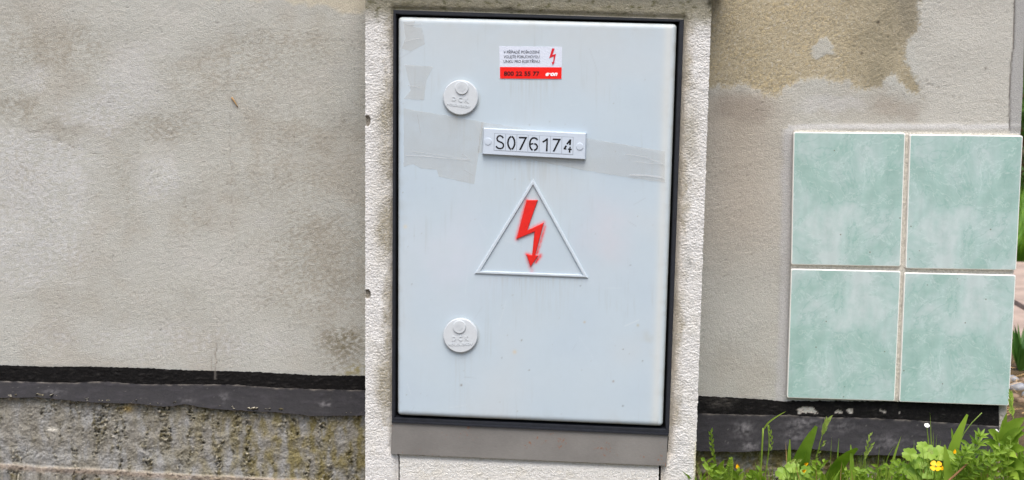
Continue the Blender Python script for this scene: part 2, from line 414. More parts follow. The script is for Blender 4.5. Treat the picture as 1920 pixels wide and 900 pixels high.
# bare tan render where the skim coat has come off (right of the pillar)
xR = np.interp(PY, [-1500, -30, 0, 55, 75, 95, 120, 140, 160, 185], [1900, 1728, 1724, 1722, 1704, 1698, 1700, 1712, 1724, 1726])
yB = np.interp(PX, [1200, 1345, 1400, 1430, 1455, 1480, 1510, 1530, 1555, 1590, 1605, 1625, 1650, 1662, 1678, 1700, 1725, 1760], [168, 164, 160, 178, 184, 160, 150, 145, 156, 152, 166, 169, 164, 146, 140, 168, 178, 180])
sd_ = np.minimum(xR-PX, yB-PY) + 9*fbm(PX/20, PY/20, 3, 21) + 6*fbm(PX/7, PY/7, 2, 22)
hole = np.exp(-(((wx-1548)/24)**2+((wy-92)/15)**2)**2) + np.exp(-(((wx-1530)/14)**2+((wy-104)/7)**2)**2)
sd_ = sd_ + 9*fbm(PX/4.5, PY/4.5, 2, 23)*np.exp(-(sd_/16)**2)
tan = sst(-6, 7, sd_)*(1-0.85*sst(0.25, 0.7, hole+0.25*fbm(PX/6, PY/6, 2, 24)))*(~lft)
grain = fbm(PX/4.2, PY/4.2, 3, 25, .8)
tc = np.ones(base.shape)*L3(172, 162, 138); tc = mixc(tc, L3(186, 169, 132), sst(-0.05, 0.45, grain+0.6*med)*0.6); tc = mixc(tc, L3(140, 134, 116), sst(0.0, 0.4, -grain+0.3*med)*0.75); tc = mixc(tc, L3(190, 186, 174), sst(0.25, 0.5, fbm(PX/5, PY/5, 2, 26))*0.6)
tc = mixc(tc, L3(142, 135, 115), np.clip(np.exp(-((PX-1665)/70)**2)*(0.8+med), 0, 0.85))
tc = mixc(tc, L3(134, 128, 112), np.clip(np.exp(-((PX-1705)/22)**2)*np.exp(-((PY-0)/70)**2)*1.2, 0, 0.8))
rw = mixc(base, L3(184, 182, 174), (sst(1690, 1760, PX))*0.8)
rw = mixc(rw, L3(176, 164, 148), np.exp(-((PX-1385)/90)**2)*sst(150, 200, PY)*sst(560, 400, PY)*0.75)
rw = mixc(rw, L3(150, 140, 128), np.exp(-(((wx-1395)/50)**2+((wy-205)/32)**2)**2)*0.65); rw = mixc(rw, L3(158, 150, 138), np.exp(-(((wx-1690)/50)**2+((wy-200)/26)**2)**2)*0.6); rw = mixc(rw, L3(188, 188, 187), np.exp(-(((wx-1560)/60)**2+((wy-195)/16)**2)**2)*0.5)
rw = mixc(rw, L3(176, 172, 164), np.exp(-((PY-480)/260)**2)*(PX < 1480)*0.4)
rw = mixc(rw, L3(152, 146, 128), np.clip(np.exp(-((PX-1474)/10)**2)*np.exp(-((PY-505)/40)**2)*1.1, 0, 0.8))
base = np.where(lft[..., None], base, mixc(rw, 1, np.zeros_like(PX)))
base = base*(1-tan[..., None])+tc*tan[..., None]
# smooth cement smeared round the tiles, smooth corner strip with its hairline joint
sm = np.maximum(np.exp(-((PY-238-3*fbm(PX/25, PX*0, 2, 31))/5.5)**4)*(PX > 1478), np.exp(-((PX-np.interp(PY, [240, 500, 750], [1479, 1474, 1466])-5*fbm(PY/40, PY*0, 3, 32))/12)**4)*(PY > 240)*(PY < 752))
base = mixc(base, np.where((PY < 250)[..., None], L3(196, 196, 195), L3(178, 178, 179)), np.clip(sm, 0, 1)*0.8)
jl = np.interp(PY, [-1500, 0, 80, 120, 180, 245], [1955, 1903, 1901, 1896, 1893, 1893])+1.2*gnoise(PY/14, PY*0, 33)
strip = sst(-1, 1, PX-jl)*(PY < 256)
base = mixc(base, L3(160, 160, 158), strip*0.9)
joint = np.exp(-((PX-jl)/1.5)**2)*(PY < 246)*(~lft)
base = mixc(base, L3(96, 92, 88), joint*0.9)
for cx, cy, r in [(1647, 42, 3.2), (1616, 100, 2.6), (1848, 128, 2.2), (1560, 300, 1), (700, 30, 1)]:
    base = mixc(base, L3(70, 62, 52), np.exp(-((PX-cx)**2+(PY-cy)**2)/(r*r)))
crk = np.exp(-((PX-404-4*gnoise(PY/22, PY*0, 35)-2*gnoise(PY/6, PY*0, 36))/1.3)**2)*sst(635, 655, PY)+0.7*np.exp(-((PX-396-6*gnoise(PY/16, PY*0, 37))/1.2)**2)*sst(668, 676, PY)
for x0_, y0_, x1_, y1_, sd0 in [(20, 232, 210, 300, 1), (430, 210, 436, 430, 3), (560, 60, 660, 84, 5), (1340, 330, 1440, 300, 7), (1730, 150, 1800, 190, 9)]:
    tt = np.clip(((PX-x0_)*(x1_-x0_)+(PY-y0_)*(y1_-y0_))/((x1_-x0_)**2+(y1_-y0_)**2), 0, 1); ofs = 7*gnoise(tt*9, tt*0, 200+sd0)+2.5*gnoise(tt*40, tt*0, 201+sd0)
    nx_, ny_ = -(y1_-y0_), (x1_-x0_); ln0 = np.hypot(nx_, ny_); dd0 = np.hypot(PX-x0_-tt*(x1_-x0_)-ofs*nx_/ln0, PY-y0_-tt*(y1_-y0_)-ofs*ny_/ln0)
    crk = crk+0.75*np.exp(-(dd0/1.3)**2)*np.clip(.55+1.5*gnoise(tt*14, tt*0, 202+sd0), 0, 1)
base = mixc(base, L3(118, 112, 102), np.clip(crk, 0, 1)*0.6)
smooth_m = np.clip(sm+strip, 0, 1)
disp = 0.0005*fbm(PX/13+0.4*med, PY/9, 4, 41)+0.0014*fbm(PX/4.4, PY/3.4, 3, 42, .9)*np.clip(0.65+1.2*med, 0.25, 1.2)+0.002*fbm(PX/120, PY/120, 2, 43)
disp = disp*(1-0.8*smooth_m) + tan*(-0.0010+0.0016*grain) - 0.002*joint + 0.0008*sm - 0.0012*np.clip(crk, 0, 1)
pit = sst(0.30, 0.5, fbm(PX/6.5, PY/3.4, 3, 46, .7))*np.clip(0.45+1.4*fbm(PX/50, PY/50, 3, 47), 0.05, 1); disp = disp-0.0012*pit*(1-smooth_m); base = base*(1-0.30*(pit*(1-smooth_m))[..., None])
P = at(PX, PY, Y_WALL); P[..., 1] -= disp
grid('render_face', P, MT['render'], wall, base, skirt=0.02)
a = at(-3000, -1500, Y_WALL); b = at(1868, 1150, Y_WALL)
zt = float(at(1900, -1500, Y_WALL)[2]); xr = float(at(1888, 757, Y_WALL)[0])
box('wall_core', (float(a[0])+.02, Y_WALL+0.012, 0.0), (xr-0.004, Y_WALL+0.34, zt-0.1), MT['core'], wall)

# tarred band, bitumen strip and concrete plinth
tx = [-3000, 0, 87, 162, 260, 318, 360, 484, 542, 586, 684, 1309, 1367, 1438, 1469, 1500, 1620, 1678, 1795, 1874, 1900]
ty = [640, 685, 688, 688, 690, 693, 695, 698, 701.5, 704, 705, 743, 745.5, 750, 753, 752, 753, 753, 758, 760, 761]
mx_ = [-3000, 0, 87, 150, 179, 220, 254, 360, 444, 502, 585, 684, 1309, 1389, 1478, 1544, 1620, 1720, 1873, 1900]
my_ = [668, 714.5, 717.5, 718, 715.7, 717, 721, 721, 722, 726.7, 730, 732, 775.5, 778, 779, 783, 784, 789, 800, 802]
bx_ = [-3000, 0, 72, 130, 185, 260, 306, 345, 398, 470, 525, 585, 684, 1307, 1389, 1469, 1522, 1567, 1600, 1695, 1780, 1873, 1900]
by_ = [700, 746, 745, 751, 755, 757, 763, 758, 766.5, 771, 773.5, 780, 779, 845.5, 848, 843, 842, 847, 853, 854, 858, 862, 863]
cx = np.concatenate([np.linspace(-3000, -60, 40)[:-1], np.arange(-60, 712, 2.4), np.linspace(714, 1290, 60), np.arange(1293, 1872.5, 2.4), [1873]])
def strip_grid(f0, f1, n): 
    t = np.linspace(0, 1, n)[:, None]; X = np.repeat(cx[None], n, 0); return X, f0(cx)[None]*(1-t)+f1(cx)[None]*t, np.repeat(t, len(cx), 1)
top = lambda x: np.interp(x, tx, ty)+1.1*gnoise(x/5, x*0, 51)+1.0*gnoise(x/17, x*0, 52)
mid = lambda x: np.interp(x, mx_, my_)+0.8*gnoise(x/9, x*0, 53)+0.8*gnoise(x/30, x*0, 56)
bot = lambda x: np.interp(x, bx_, by_)+0.8*gnoise(x/8, x*0, 54)+0.9*gnoise(x/26, x*0, 55)
X, Yp, T = strip_grid(top, lambda x: mid(x)+2.5, 18)
c = np.ones(X.shape+(3,))*L3(22, 21, 21); n1 = fbm(X/16, Yp/4, 4, 57)
c = mixc(c, L3(58, 56, 54), sst(0.15, 0.6, n1)*0.6); c = mixc(c, L3(15, 15, 15), sst(0.1, 0.5, -n1)*0.7)
c = mixc(c, L3(92, 88, 84), np.clip(np.exp(-(((X-1350)/22)**2+((Yp-755)/9)**2))*(0.6+1.5*n1), 0, 1)*0.7)
wxx = X+4*fbm(X/9, Yp/9, 2, 58); wyy = Yp+4*fbm(X/9, Yp/9, 2, 59)
fl = np.zeros(X.shape)
for q, r, aa, bb in [(1511, 768, 17, 6.5), (1526, 772, 7, 3.2), (1502, 771, 8, 3.2), (1573, 772, 7, 3.2), (1594, 770, 6, 5), (1687, 774, 2.6, 2.4), (1660, 771, 4, 2), (1652, 769, 2, 2)]:
    fl = np.maximum(fl, 1-(((wxx-q)/aa)**2+((wyy-r)/bb)**2))
fl = sst(0.0, 0.25, fl); c = mixc(c, L3(172, 166, 158), fl)
cr2 = np.exp(-((X-404-3*gnoise(Yp/9, Yp*0, 61))/1.6)**2)*(Yp < 712); c = mixc(c, L3(120, 116, 110), cr2*0.7)
P = at(X, Yp, Y_WALL-0.0035+0.0025*fl-0.0016*fbm(X/6, Yp/4, 3, 62)-0.0012*n1)
grid('tar_band', P, MT['tar'], wall, c, skirt=0.01)
X, Yp, T = strip_grid(mid, bot, 26)
n1 = fbm(X/30, Yp/11, 4, 63); n2 = fbm(X/8, Yp/7, 3, 64)
c = np.ones(X.shape+(3,))*L3(36, 35, 38); c = mixc(c, L3(47, 45, 49), sst(0.05, 0.5, n1)*0.8); c = mixc(c, L3(35, 34, 36), sst(0.05, 0.5, -n1+.2*n2)*0.7)
for q, r, aa, bb, k in [(1395, 806, 18, 14, .8), (1407, 837, 16, 8, .8), (1505, 792, 30, 8, .7), (1490, 815, 20, 16, .5), (1580, 800, 26, 10, .45), (610, 758, 12, 6, .8), (420, 745, 8, 10, .5), (100, 735, 20, 5, .5), (350, 750, 14, 5, .5), (1660, 830, 40, 14, .4)]:
    c = mixc(c, L3(112, 110, 112), np.clip(np.exp(-(((X-q)/aa)**2+((Yp-r)/bb)**2))*(0.4+1.4*n2+.8*n1), 0, 1)*k)
edge = np.exp(-((Yp-mid(X))/1.9)**2)*np.clip(0.35+1.6*fbm(X/24, X*0, 3, 65), 0, 1); c = mixc(c, L3(150, 143, 134), edge*0.5)
spk = sst(0.55, 0.7, fbm(X/3.2, Yp/3.2, 2, 66)); c = mixc(c, L3(120, 117, 114), spk*0.3)
P = at(X, Yp, Y_WALL-0.006-0.024*T**1.2-0.0012*n1-0.0005*n2-0.003*gnoise(X/60, X*0, 67)*T)
grid('bitumen_strip', P, MT['membrane'], wall, c, skirt=0.026)
# plinth: pitted old concrete with a projecting lift line
pyv = np.concatenate([np.arange(0, 150, 1.8), np.linspace(152, 420, 14)])
cp = np.concatenate([np.linspace(-3000, -60, 40)[:-1], np.arange(-60, 712, 1.8), np.linspace(714, 1290, 60), np.arange(1293, 1872.5, 2.2), [1873]])
X = np.repeat(cp[None], len(pyv), 0); Yp = (np.interp(cp, bx_, by_)-6+2.5*gnoise(cp/9, cp*0, 68))[None]+pyv[:, None]
yl = np.interp(X, [-3000, 0, 100, 200, 345, 560, 1000, 1900], [800, 869, 876, 880, 889, 899, 930, 985])+1.5*gnoise(X/30, X*0, 71)+0.8*gnoise(X/7, X*0, 72)
rim = np.exp(-pyv/9)[:, None]*np.ones_like(X); lowf = fbm(X/60, Yp/40, 4, 77)
st = fbm((X+12*fbm(X/26, Yp/22, 3, 73))/19, Yp/170, 3, 74, .7)
colm = np.clip(sst(-0.02, 0.30, st)*np.clip(0.7+1.6*fbm(X/40, Yp/26, 3, 70), 0, 1)+0.6*rim, 0, 1)
pa = fbm(X/9.0, Yp/7.0, 3, 75, .65); pb = fbm(X/4.0, Yp/3.8, 3, 76, .8); pc = fbm(X/7.0, Yp/6.0, 3, 83, .6)
c = np.ones(X.shape+(3,))*L3(138, 135, 127); c = mixc(c, L3(150, 151, 151), sst(-0.1, 0.5, fbm(X/26, Yp/75, 4, 69)-st*.4+.35*np.exp(-((Yp-yl+22)/16)**2))*0.75); c = mixc(c, L3(116, 113, 105), sst(0.05, 0.5, -lowf)*0.6)
ol = np.clip(sst(180, 600, X)*0.85+0.12+0.35*rim, 0, 1)*sst(-0.3, 0.35, fbm(X/18, Yp/40, 4, 78)+0.25*st); c = mixc(c, L3(122, 112, 66), ol*0.85)
c = mixc(c, L3(98, 90, 58), colm*sst(-0.15, 0.3, pa)*0.85); c = mixc(c, L3(48, 47, 33), colm*sst(0.06, 0.34, -pa+.3*pc)*0.9)
c = c*(1-0.55*sst(0.12, 0.42, -pb)[..., None]*(0.4+colm[..., None]*.6))
peb = sst(0.16, 0.36, pc+.35*pb)*np.clip(0.10+0.75*colm+0.8*rim, 0, 1); c = mixc(c, L3(203, 197, 178), peb*0.8)
c = mixc(c, L3(176, 152, 88), np.exp(-(((X-240)/9)**2+((Yp-766)/7)**2))*0.8); c = mixc(c, L3(214, 210, 198), np.exp(-(((X-97)/12)**4+((Yp-805-.12*(X-97))/3.5)**4))*0.85)
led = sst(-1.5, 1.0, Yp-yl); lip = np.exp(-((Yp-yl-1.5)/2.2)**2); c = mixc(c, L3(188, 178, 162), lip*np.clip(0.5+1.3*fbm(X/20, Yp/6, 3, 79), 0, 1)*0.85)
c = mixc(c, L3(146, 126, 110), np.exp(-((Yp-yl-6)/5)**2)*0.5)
c = mixc(c, L3(124, 110, 70), (X > 1290)*sst(-.2, .4, fbm(X/20, Yp/16, 3, 82))*0.7)
rub = (X > 1290)*fbm(X/22, Yp/14, 3, 81)
dp = 0.0055*colm*(pa+0.4*pb)+0.0024*pb+0.0050*peb+0.004*fbm(X/26, Yp/22, 3, 80)+0.012*rim*sst(-0.05, 0.35, fbm(X/13, Yp/11, 3, 84, .6))-0.0035*colm*sst(0.06, 0.34, -pa)+0.008*led+0.008*rub-0.004*rim*(0.5+pa)
P = at(X, Yp, Y_WALL-np.where(X < 1000, 0.019, 0.008)-dp)
grid('plinth', P, MT['concrete'], wall, c, skirt=0.03)
# the flat grey foot of the corner, right of the tarred band
cw = [(1875, 757), (1887, 757), (1868, 1150), (1853, 1150)]
prism('corner_foot', cw, Y_WALL, -0.02, 0.002, MT['core'], wall)

# tiles on their mortar bed
tq = [((1486.2, 247), (1694.6, 249), (1685.3, 498), (1481.6, 494.4)), ((1703, 251.5), (1913.6, 254), (1901, 504.7), (1694.6, 501.5)),
      ((1481.6, 502), (1686, 506.5), (1674.7, 748.7), (1473.8, 742.7)), ((1693, 509), (1900.4, 513.6), (1887.3, 757.2), (1682.8, 749.8))]
mb = np.array([(1488.5, 244.5), (1912.5, 251), (1886.5, 758.0), (1477.0, 746.5)])
s, t = np.meshgrid(np.linspace(0, 1, 180), np.linspace(0, 1, 200))
X = (1-t)*((1-s)*mb[0, 0]+s*mb[1, 0])+t*((1-s)*mb[3, 0]+s*mb[2, 0]); Yp = (1-t)*((1-s)*mb[0, 1]+s*mb[1, 1])+t*((1-s)*mb[3, 1]+s*mb[2, 1])
Yp = Yp + np.where(t > 0.5, 1, -1)*1.5*np.abs(gnoise(X/8, X*0, 85))
P = at(X, Yp, Y_WALL-0.008-0.0016*fbm(X/5, Yp/5, 3, 86)); grid('mortar_bed', P, MT['mortar'], wall, skirt=0.009)
TH = 0.0155
for k, q in enumerate(tq):
    c4 = on(np.array([p[0] for p in q]), np.array([p[1] for p in q]), Y_WALL, 0.007)      # TL TR BR BL
    ctr = c4.mean(0); sgn = 1
    def ring(ins, h):
        o = []
        for i in range(4):
            d1 = c4[(i+1) % 4]-c4[i]; d2 = c4[(i-1) % 4]-c4[i]; d1 = d1/np.linalg.norm(d1); d2 = d2/np.linalg.norm(d2)
            r = 0.0022
            for f, g_ in ((0, 1), (0.35, 0.35), (1, 0)):
                pp = c4[i]+(d1+d2)*ins + (d2*g_+d1*f)*r
                pp = pp.copy(); pp[1] = Y_WALL-h; o.append(pp)
        return np.array(o)
    R_ = [ring(0, 0.006), ring(0, TH-0.0015), ring(0.0004, TH-0.0004), ring(0.0012, TH), ring(0.0016, TH+0.0001)]
    V = np.concatenate(R_); n = 12; F = []; mi = []
    for r in range(4):
        for i in range(n): j = (i+1) % n; F.append((r*n+i, (r+1)*n+i, (r+1)*n+j, r*n+j)); mi.append(0)
    F.append(tuple(4*n+i for i in range(n-1, -1, -1))); mi.append(1)
    if k >= 2: pass
    o = mesh_obj('tile', V, F, None, wall, mats=[MT['ceramic'], MT['tile']], mi=mi)
    # the lower pair carries the same print turned upside down
    if k >= 2:
        o.data.transform(Matrix.Rotation(math.pi, 4, 'Y')); o.rotation_euler = (0, math.pi, 0)
    bm = bmesh.new(); bm.from_mesh(o.data); bmesh.ops.recalc_face_normals(bm, faces=bm.faces); bm.faces.ensure_lookup_table()
    big_f = max(bm.faces, key=lambda f: f.calc_area())
    if big_f.normal.y > 0: bmesh.ops.reverse_faces(bm, faces=bm.faces)
    bm.to_mesh(o.data); bm.free()

# ================================================================== THE PILLAR
pil = empty('cabinet_pillar', tuple(at(1010, 1110, 0.12)*np.array([1, 1, 0])), 'roughcast white pillar holding the meter cabinet', 'pillar')
xl = lambda y: np.interp(y, [-60, 0, 900, 1130], [685, 685, 685, 685])+0.9*gnoise(np.asarray(y)/4., np.asarray(y)*0, 90)+0.8*gnoise(np.asarray(y)/19., np.asarray(y)*0, 89)
xrr = lambda y: np.interp(y, [-60, 0, 900, 1130], [1336, 1334.5, 1303, 1295])+1.3*gnoise(np.asarray(y)/4.5, np.asarray(y)*0, 91)+0.9*gnoise(np.asarray(y)/21., np.asarray(y)*0, 87)
hl = lambda y: np.interp(y, [-60, 18, 790, 840, 858, 1130], [742, 739, 736.5, 736.5, 746, 745.5])
hr = lambda y: np.interp(y, [-60, 36, 812, 850, 872, 1130], [1285, 1282, 1254.5, 1252, 1239.5, 1236])
ht = lambda x: np.interp(x, [600, 738, 1282, 1400], [16, 19, 37, 40]); hb = lambda x: np.interp(x, [600, 735, 1254, 1400], [782, 788, 811, 818])
ui = np.concatenate([np.linspace(0, 1, 42), 1+np.linspace(0, 1, 240)[1:], 2+np.linspace(0, 1, 42)[1:]])
vj = np.concatenate([np.linspace(0, 1, 44), 1+np.linspace(0, 1, 560)[1:], 2+np.linspace(0, 1, 70)[1:], 3+np.linspace(0, 1, 40)[1:]])
U, Vv = np.meshgrid(ui, vj); PX = 685+U*210; PY = Vv*300
def pw(k, *f):
    out = np.zeros_like(k)
    for i in range(len(f)-1): m = (k >= i) & (k <= i+1); out = np.where(m, f[i]*(1-(k-i))+f[i+1]*(k-i), out)
    return out
for it in range(6):
    PX = pw(U, xl(PY), hl(PY), hr(PY), xrr(PY)); PY = pw(Vv, np.full_like(PX, -48), ht(PX), hb(PX), np.full_like(PX, 905), np.full_like(PX, 1125))
ci = (ui[:-1]+ui[1:])/2; cj = (vj[:-1]+vj[1:])/2
keep = ~((ci[None] > 1) & (ci[None] < 2) & (cj[:, None] > 1))
dh = np.minimum.reduce([np.where(U <= 1, hl(PY)-PX, 1e3), np.where(U >= 2, PX-hr(PY), 1e3)]); dh = np.where(Vv < 1, np.hypot(np.where((U > 1) & (U < 2), 0, np.minimum(dh, 999)), ht(PX)-PY), dh)
k1 = fbm(PX/6.2+.8*fbm(PX/9, PY/9, 2, 88), PY/3.0+.5*fbm(PX/7, PY/7, 2, 86), 3, 92, .9); k2 = fbm(PX/2.6, PY/2.4, 2, 93); kb = fbm(PX/40, PY/60, 3, 94)
c = np.ones(PX.shape+(3,))*L3(216, 215, 212); c = mixc(c, L3(214, 212, 205), sst(0.0, 0.5, kb)*0.6)
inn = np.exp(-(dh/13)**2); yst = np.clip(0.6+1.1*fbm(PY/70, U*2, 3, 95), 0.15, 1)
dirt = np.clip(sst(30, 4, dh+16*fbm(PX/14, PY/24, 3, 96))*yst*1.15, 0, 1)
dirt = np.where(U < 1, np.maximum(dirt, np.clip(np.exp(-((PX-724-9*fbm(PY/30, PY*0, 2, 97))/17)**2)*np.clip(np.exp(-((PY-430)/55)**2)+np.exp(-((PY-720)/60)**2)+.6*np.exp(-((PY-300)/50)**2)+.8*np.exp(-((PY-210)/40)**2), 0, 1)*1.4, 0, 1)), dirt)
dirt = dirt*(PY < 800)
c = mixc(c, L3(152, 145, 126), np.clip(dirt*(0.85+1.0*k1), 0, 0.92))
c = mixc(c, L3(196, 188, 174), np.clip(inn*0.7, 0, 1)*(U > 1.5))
tp = np.clip(sst(58, 6, PY+14*fbm(PX/30, PY/20, 3, 98)-np.interp(PX, [685, 1340], [0, 12])), 0, 1)
c = mixc(c, L3(132, 127, 104), tp*0.85); c = mixc(c, L3(96, 94, 66), np.clip(tp*sst(0.1, 0.5, fbm(PX/14, PY/9, 3, 99)), 0, 1)*0.8)
c = mixc(c, L3(60, 58, 44), np.clip(np.exp(-(((PX-1331)/6)**2+((PY-6)/9)**2))+np.exp(-(((PX-955)/14)**2+((PY-15)/4)**2))*.7, 0, 1))
c = mixc(c, L3(176, 172, 160), (U > 2)*np.clip(np.exp(-((PX-1297)/14)**2)*np.exp(-((PY-250)/60)**2)*1.0, 0, 1)*0.8)
c = mixc(c, L3(150, 152, 148), np.clip(np.exp(-(((PX-1292)/7)**2+((PY-490)/16)**2)), 0, 1)*0.5)
c = mixc(c, L3(196, 190, 120), (U > 2)*np.exp(-((xrr(PY)-PX)/3)**2)*sst(815, 850, PY)*0.5)
ch = np.zeros_like(PX)
for q, r, aa, bb in [(688.5, 227, 6, 11), (689, 552, 6.5, 9)]: ch = np.maximum(ch, 1-(((PX-q)/aa)**2+((PY-r)/bb)**2)+0.35*k1)
ch = sst(0.0, 0.2, ch); c = mixc(c, L3(146, 140, 128), ch); c = mixc(c, L3(84, 78, 68), ch*sst(0.0, 0.3, -k1)*0.8)
pits = sst(0.34, 0.52, -k1-.3*k2); c = mixc(c, L3(170, 166, 156), pits*0.35)
dp = (0.0011*sst(-0.4, 0.35, k1)+0.0008*k2)*(1-0.75*np.exp(-(dh/9)**2))+0.0012*fbm(PX/30, PY/30, 2, 100)-0.005*ch-0.006*np.exp(-(np.maximum(dh, 0)/7)**2)
P = at(PX, PY, Y_PIL); P[..., 1] -= dp
grid('roughcast_surround', P, MT['stucco'], pil, c, keep, skirt=Y_WALL-0.006)
# separate roughcast panel under the sill, cracked free at both ends
s = np.linspace(0, 1, 250); yy = np.concatenate([np.arange(838, 906, 2.0), np.linspace(910, 1125, 40)])
S, PYv = np.meshgrid(s, yy); x0 = hl(PYv)+3.8+1.0*gnoise(PYv/6, PYv*0, 101); x0 = np.where(PYv < 858, 748.5, x0); x1 = np.where(PYv < 872, 1236.5, hr(PYv)-4.0-1.0*gnoise(PYv/6, PYv*0, 102)); PXv = x0+(x1-x0)*S
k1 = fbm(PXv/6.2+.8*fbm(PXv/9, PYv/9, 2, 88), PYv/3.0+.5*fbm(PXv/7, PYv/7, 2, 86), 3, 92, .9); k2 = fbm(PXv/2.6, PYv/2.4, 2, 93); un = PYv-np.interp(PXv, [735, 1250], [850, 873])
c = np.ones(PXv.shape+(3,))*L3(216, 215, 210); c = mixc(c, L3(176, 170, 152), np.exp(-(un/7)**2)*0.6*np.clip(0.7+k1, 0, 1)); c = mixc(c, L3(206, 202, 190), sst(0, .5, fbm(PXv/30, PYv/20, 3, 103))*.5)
c = mixc(c, L3(172, 168, 158), sst(0.34, 0.52, -k1-.3*k2)*0.35)
P = at(PXv, PYv, Y_PIL+0.001); P[..., 1] -= (0.0011*sst(-0.4, 0.35, k1)+0.0008*k2)*sst(4, 16, un)-0.003*np.exp(-(np.maximum(un-2, 0)/6)**2)
grid('roughcast_panel', P, MT['stucco'], pil, c, skirt=0.03)
a = at(685, 700, 0); b = at(1310, 700, 0)
box('pillar_core', (float(a[0])+0.02, 0.05, 0.0), (float(b[0])-0.02, Y_WALL-0.008, float(at(1000, -46, 0)[2])), MT['gasket'], pil)
ctop = at(np.array([685, 1336]), np.array([-48, -46]), 0)
box('shade_coping', (float(ctop[0, 0])-0.03, -0.022, float(ctop[0, 2])-0.003), (float(ctop[1, 0])+0.03, Y_WALL-0.004, float(ctop[0, 2])+0.05), MT['shade_coping'], pil)  # unseen coping slab, its overhang added to shade the pillar top

# ================================================================== THE CABINET
cab = empty('meter_cabinet', tuple(at(1000, 812, 0.02)), 'pale grey electricity meter cabinet with red lightning arrow on its door', 'cabinet')
fo = [(738, 18.5), (1282.6, 36.5), (1254.5, 812), (735.3, 788.5)]
f1 = [(743.5, 27.0), (1273.0, 41.0), (1247.0, 803.5), (741.5, 782.0)]
f2 = [(744, 28), (1272.5, 41.8), (1246.5, 803), (742, 781.5)]
frustum_ring('frame', fo, f1, Y_PIL, [(0, -0.03), (0, 0.003), (0.1, 0.0045), (0.82, 0.0045), (1, 0.002), (1, -0.03)], MT['frame'], cab)
prism('gasket', [(740, 22), (1278, 38), (1251, 808), (737, 785)], Y_PIL, -0.03, -0.016, MT['gasket'], cab)
# door: dense front with a rounded rim
dq = np.array([(746.2, 31.2), (1268.8, 44.8), (1242.6, 800.4), (744.8, 779.4)])
YD = Y_PIL-0.007
nu, nv = 262, 378
s = np.linspace(0, 1, nu); t = np.linspace(0, 1, nv)
rim = 11.0
def warp(s, w): # pull grid lines to the rim
    return s
S, T = np.meshgrid(s, t)
X = (1-T)*((1-S)*dq[0, 0]+S*dq[1, 0])+T*((1-S)*dq[3, 0]+S*dq[2, 0]); Yp = (1-T)*((1-S)*dq[0, 1]+S*dq[1, 1])+T*((1-S)*dq[3, 1]+S*dq[2, 1])
W, H = 510.0, 752.0
ex = np.minimum(S, 1-S)*W; ey = np.minimum(T, 1-T)*H
# rounded corners: shift the outermost lattice in
cr = 7.0
dx_ = np.maximum(cr-ex, 0); dy_ = np.maximum(cr-ey, 0); rr = np.maximum(dx_, dy_); ll = np.hypot(dx_, dy_); fct = np.where(ll > 0, rr/np.maximum(ll, 1e-6), 1)
X = X + np.where(S < .5, 1, -1)*dx_*(1-fct); Yp = Yp + np.where(T < .5, 1, -1)*dy_*(1-fct)
de = np.minimum(ex, ey); de = np.where((ex < cr) & (ey < cr), np.minimum(de, cr-ll*fct), de)
q = np.clip(1-de/rim, 0, 1); rdisp = -0.0075*(1-np.sqrt(np.maximum(1-q**2.2, 0)))
n1 = fbm(X/60, Yp/60, 4, 110); n2 = fbm(X/200, Yp/200, 3, 111)
c = np.ones(X.shape+(3,))*L3(181, 195, 204); c = mixc(c, L3(185, 195, 201), sst(-.1, .5, n2)*0.8); c = mixc(c, L3(177, 192, 203), sst(0, .5, -n2)*.7)
c = mixc(c, L3(182, 188, 189), np.clip(np.exp(-((Yp-40)/45)**2)*(0.7+n1), 0, 1)*0.55)
c = mixc(c, L3(196, 193, 200), np.clip(np.exp(-(((X-1130)/45)**2+((Yp-440)/60)**2))*(0.8+n1), 0, 1)*0.55)
c = mixc(c, L3(193, 198, 210), np.clip(np.exp(-(((X-850)/80)**2+((Yp-480)/90)**2))*(0.5+n1), 0, 1)*0.5)
rband = np.exp(-((ex*(S > .5)+999*(S <= .5)-14)/9)**2); c = mixc(c, L3(204, 207, 203), rband*0.6)
rimc = np.clip(1-de/5.0, 0, 1); c = mixc(c, L3(192, 198, 190), rimc*0.6)
c = mixc(c, L3(166, 164, 150), np.clip(rimc*sst(0.05, .5, fbm(X/16, Yp/16, 3, 112)), 0, 1)*0.4)
c = mixc(c, L3(168, 164, 148), np.clip(np.exp(-(((X-1225)/22)**2+((Yp-650)/60)**2))*sst(0, .6, n1), 0, 1)*.5)
for qx, qy, r, cc in [(865, 722, 1.8, (110, 92, 72)), (965, 660, 3.5, (196, 186, 166)), (1150, 715, 1.6, (130, 100, 70)), (1168, 761, 1.4, (90, 90, 90)), (1096, 604, 1.8, (178, 160, 130)), (1196, 610, 2.2, (170, 168, 150)), (941, 671, 1, (80, 84, 90)),
                      (1182, 497, 1.1, (100, 104, 110)), (1088, 536, 1.2, (100, 104, 110)), (760, 425, 3.5, (196, 192, 178)), (772, 533, 1, (110, 110, 110)), (1205, 677, 1.2, (100, 96, 88)), (992, 694, 1.2, (110, 104, 96)), (978, 638, 1.4, (120, 116, 104)), (1168, 655, 1, (90, 84, 70))]:
    c = mixc(c, L3(*cc), np.exp(-((X-qx)**2+(Yp-qy)**2)/(r*r))*0.9)
r_ = np.random.default_rng(5)
for i in range(70):
    qx, qy = r_.uniform(755, 1250), r_.uniform(50, 790); c = mixc(c, L3(140, 138, 128), np.exp(-((X-qx)**2+(Yp-qy)**2)/r_.uniform(.6, 1.3)**2)*r_.uniform(.2, .7))
strk = fbm(X/5, Yp/260, 3, 117, .7)*sst(-.2, .4, fbm(X/60, Yp/120, 2, 118)); c = mixc(c, L3(158, 164, 160), np.clip(sst(0.1, 0.5, strk), 0, 1)*0.22)
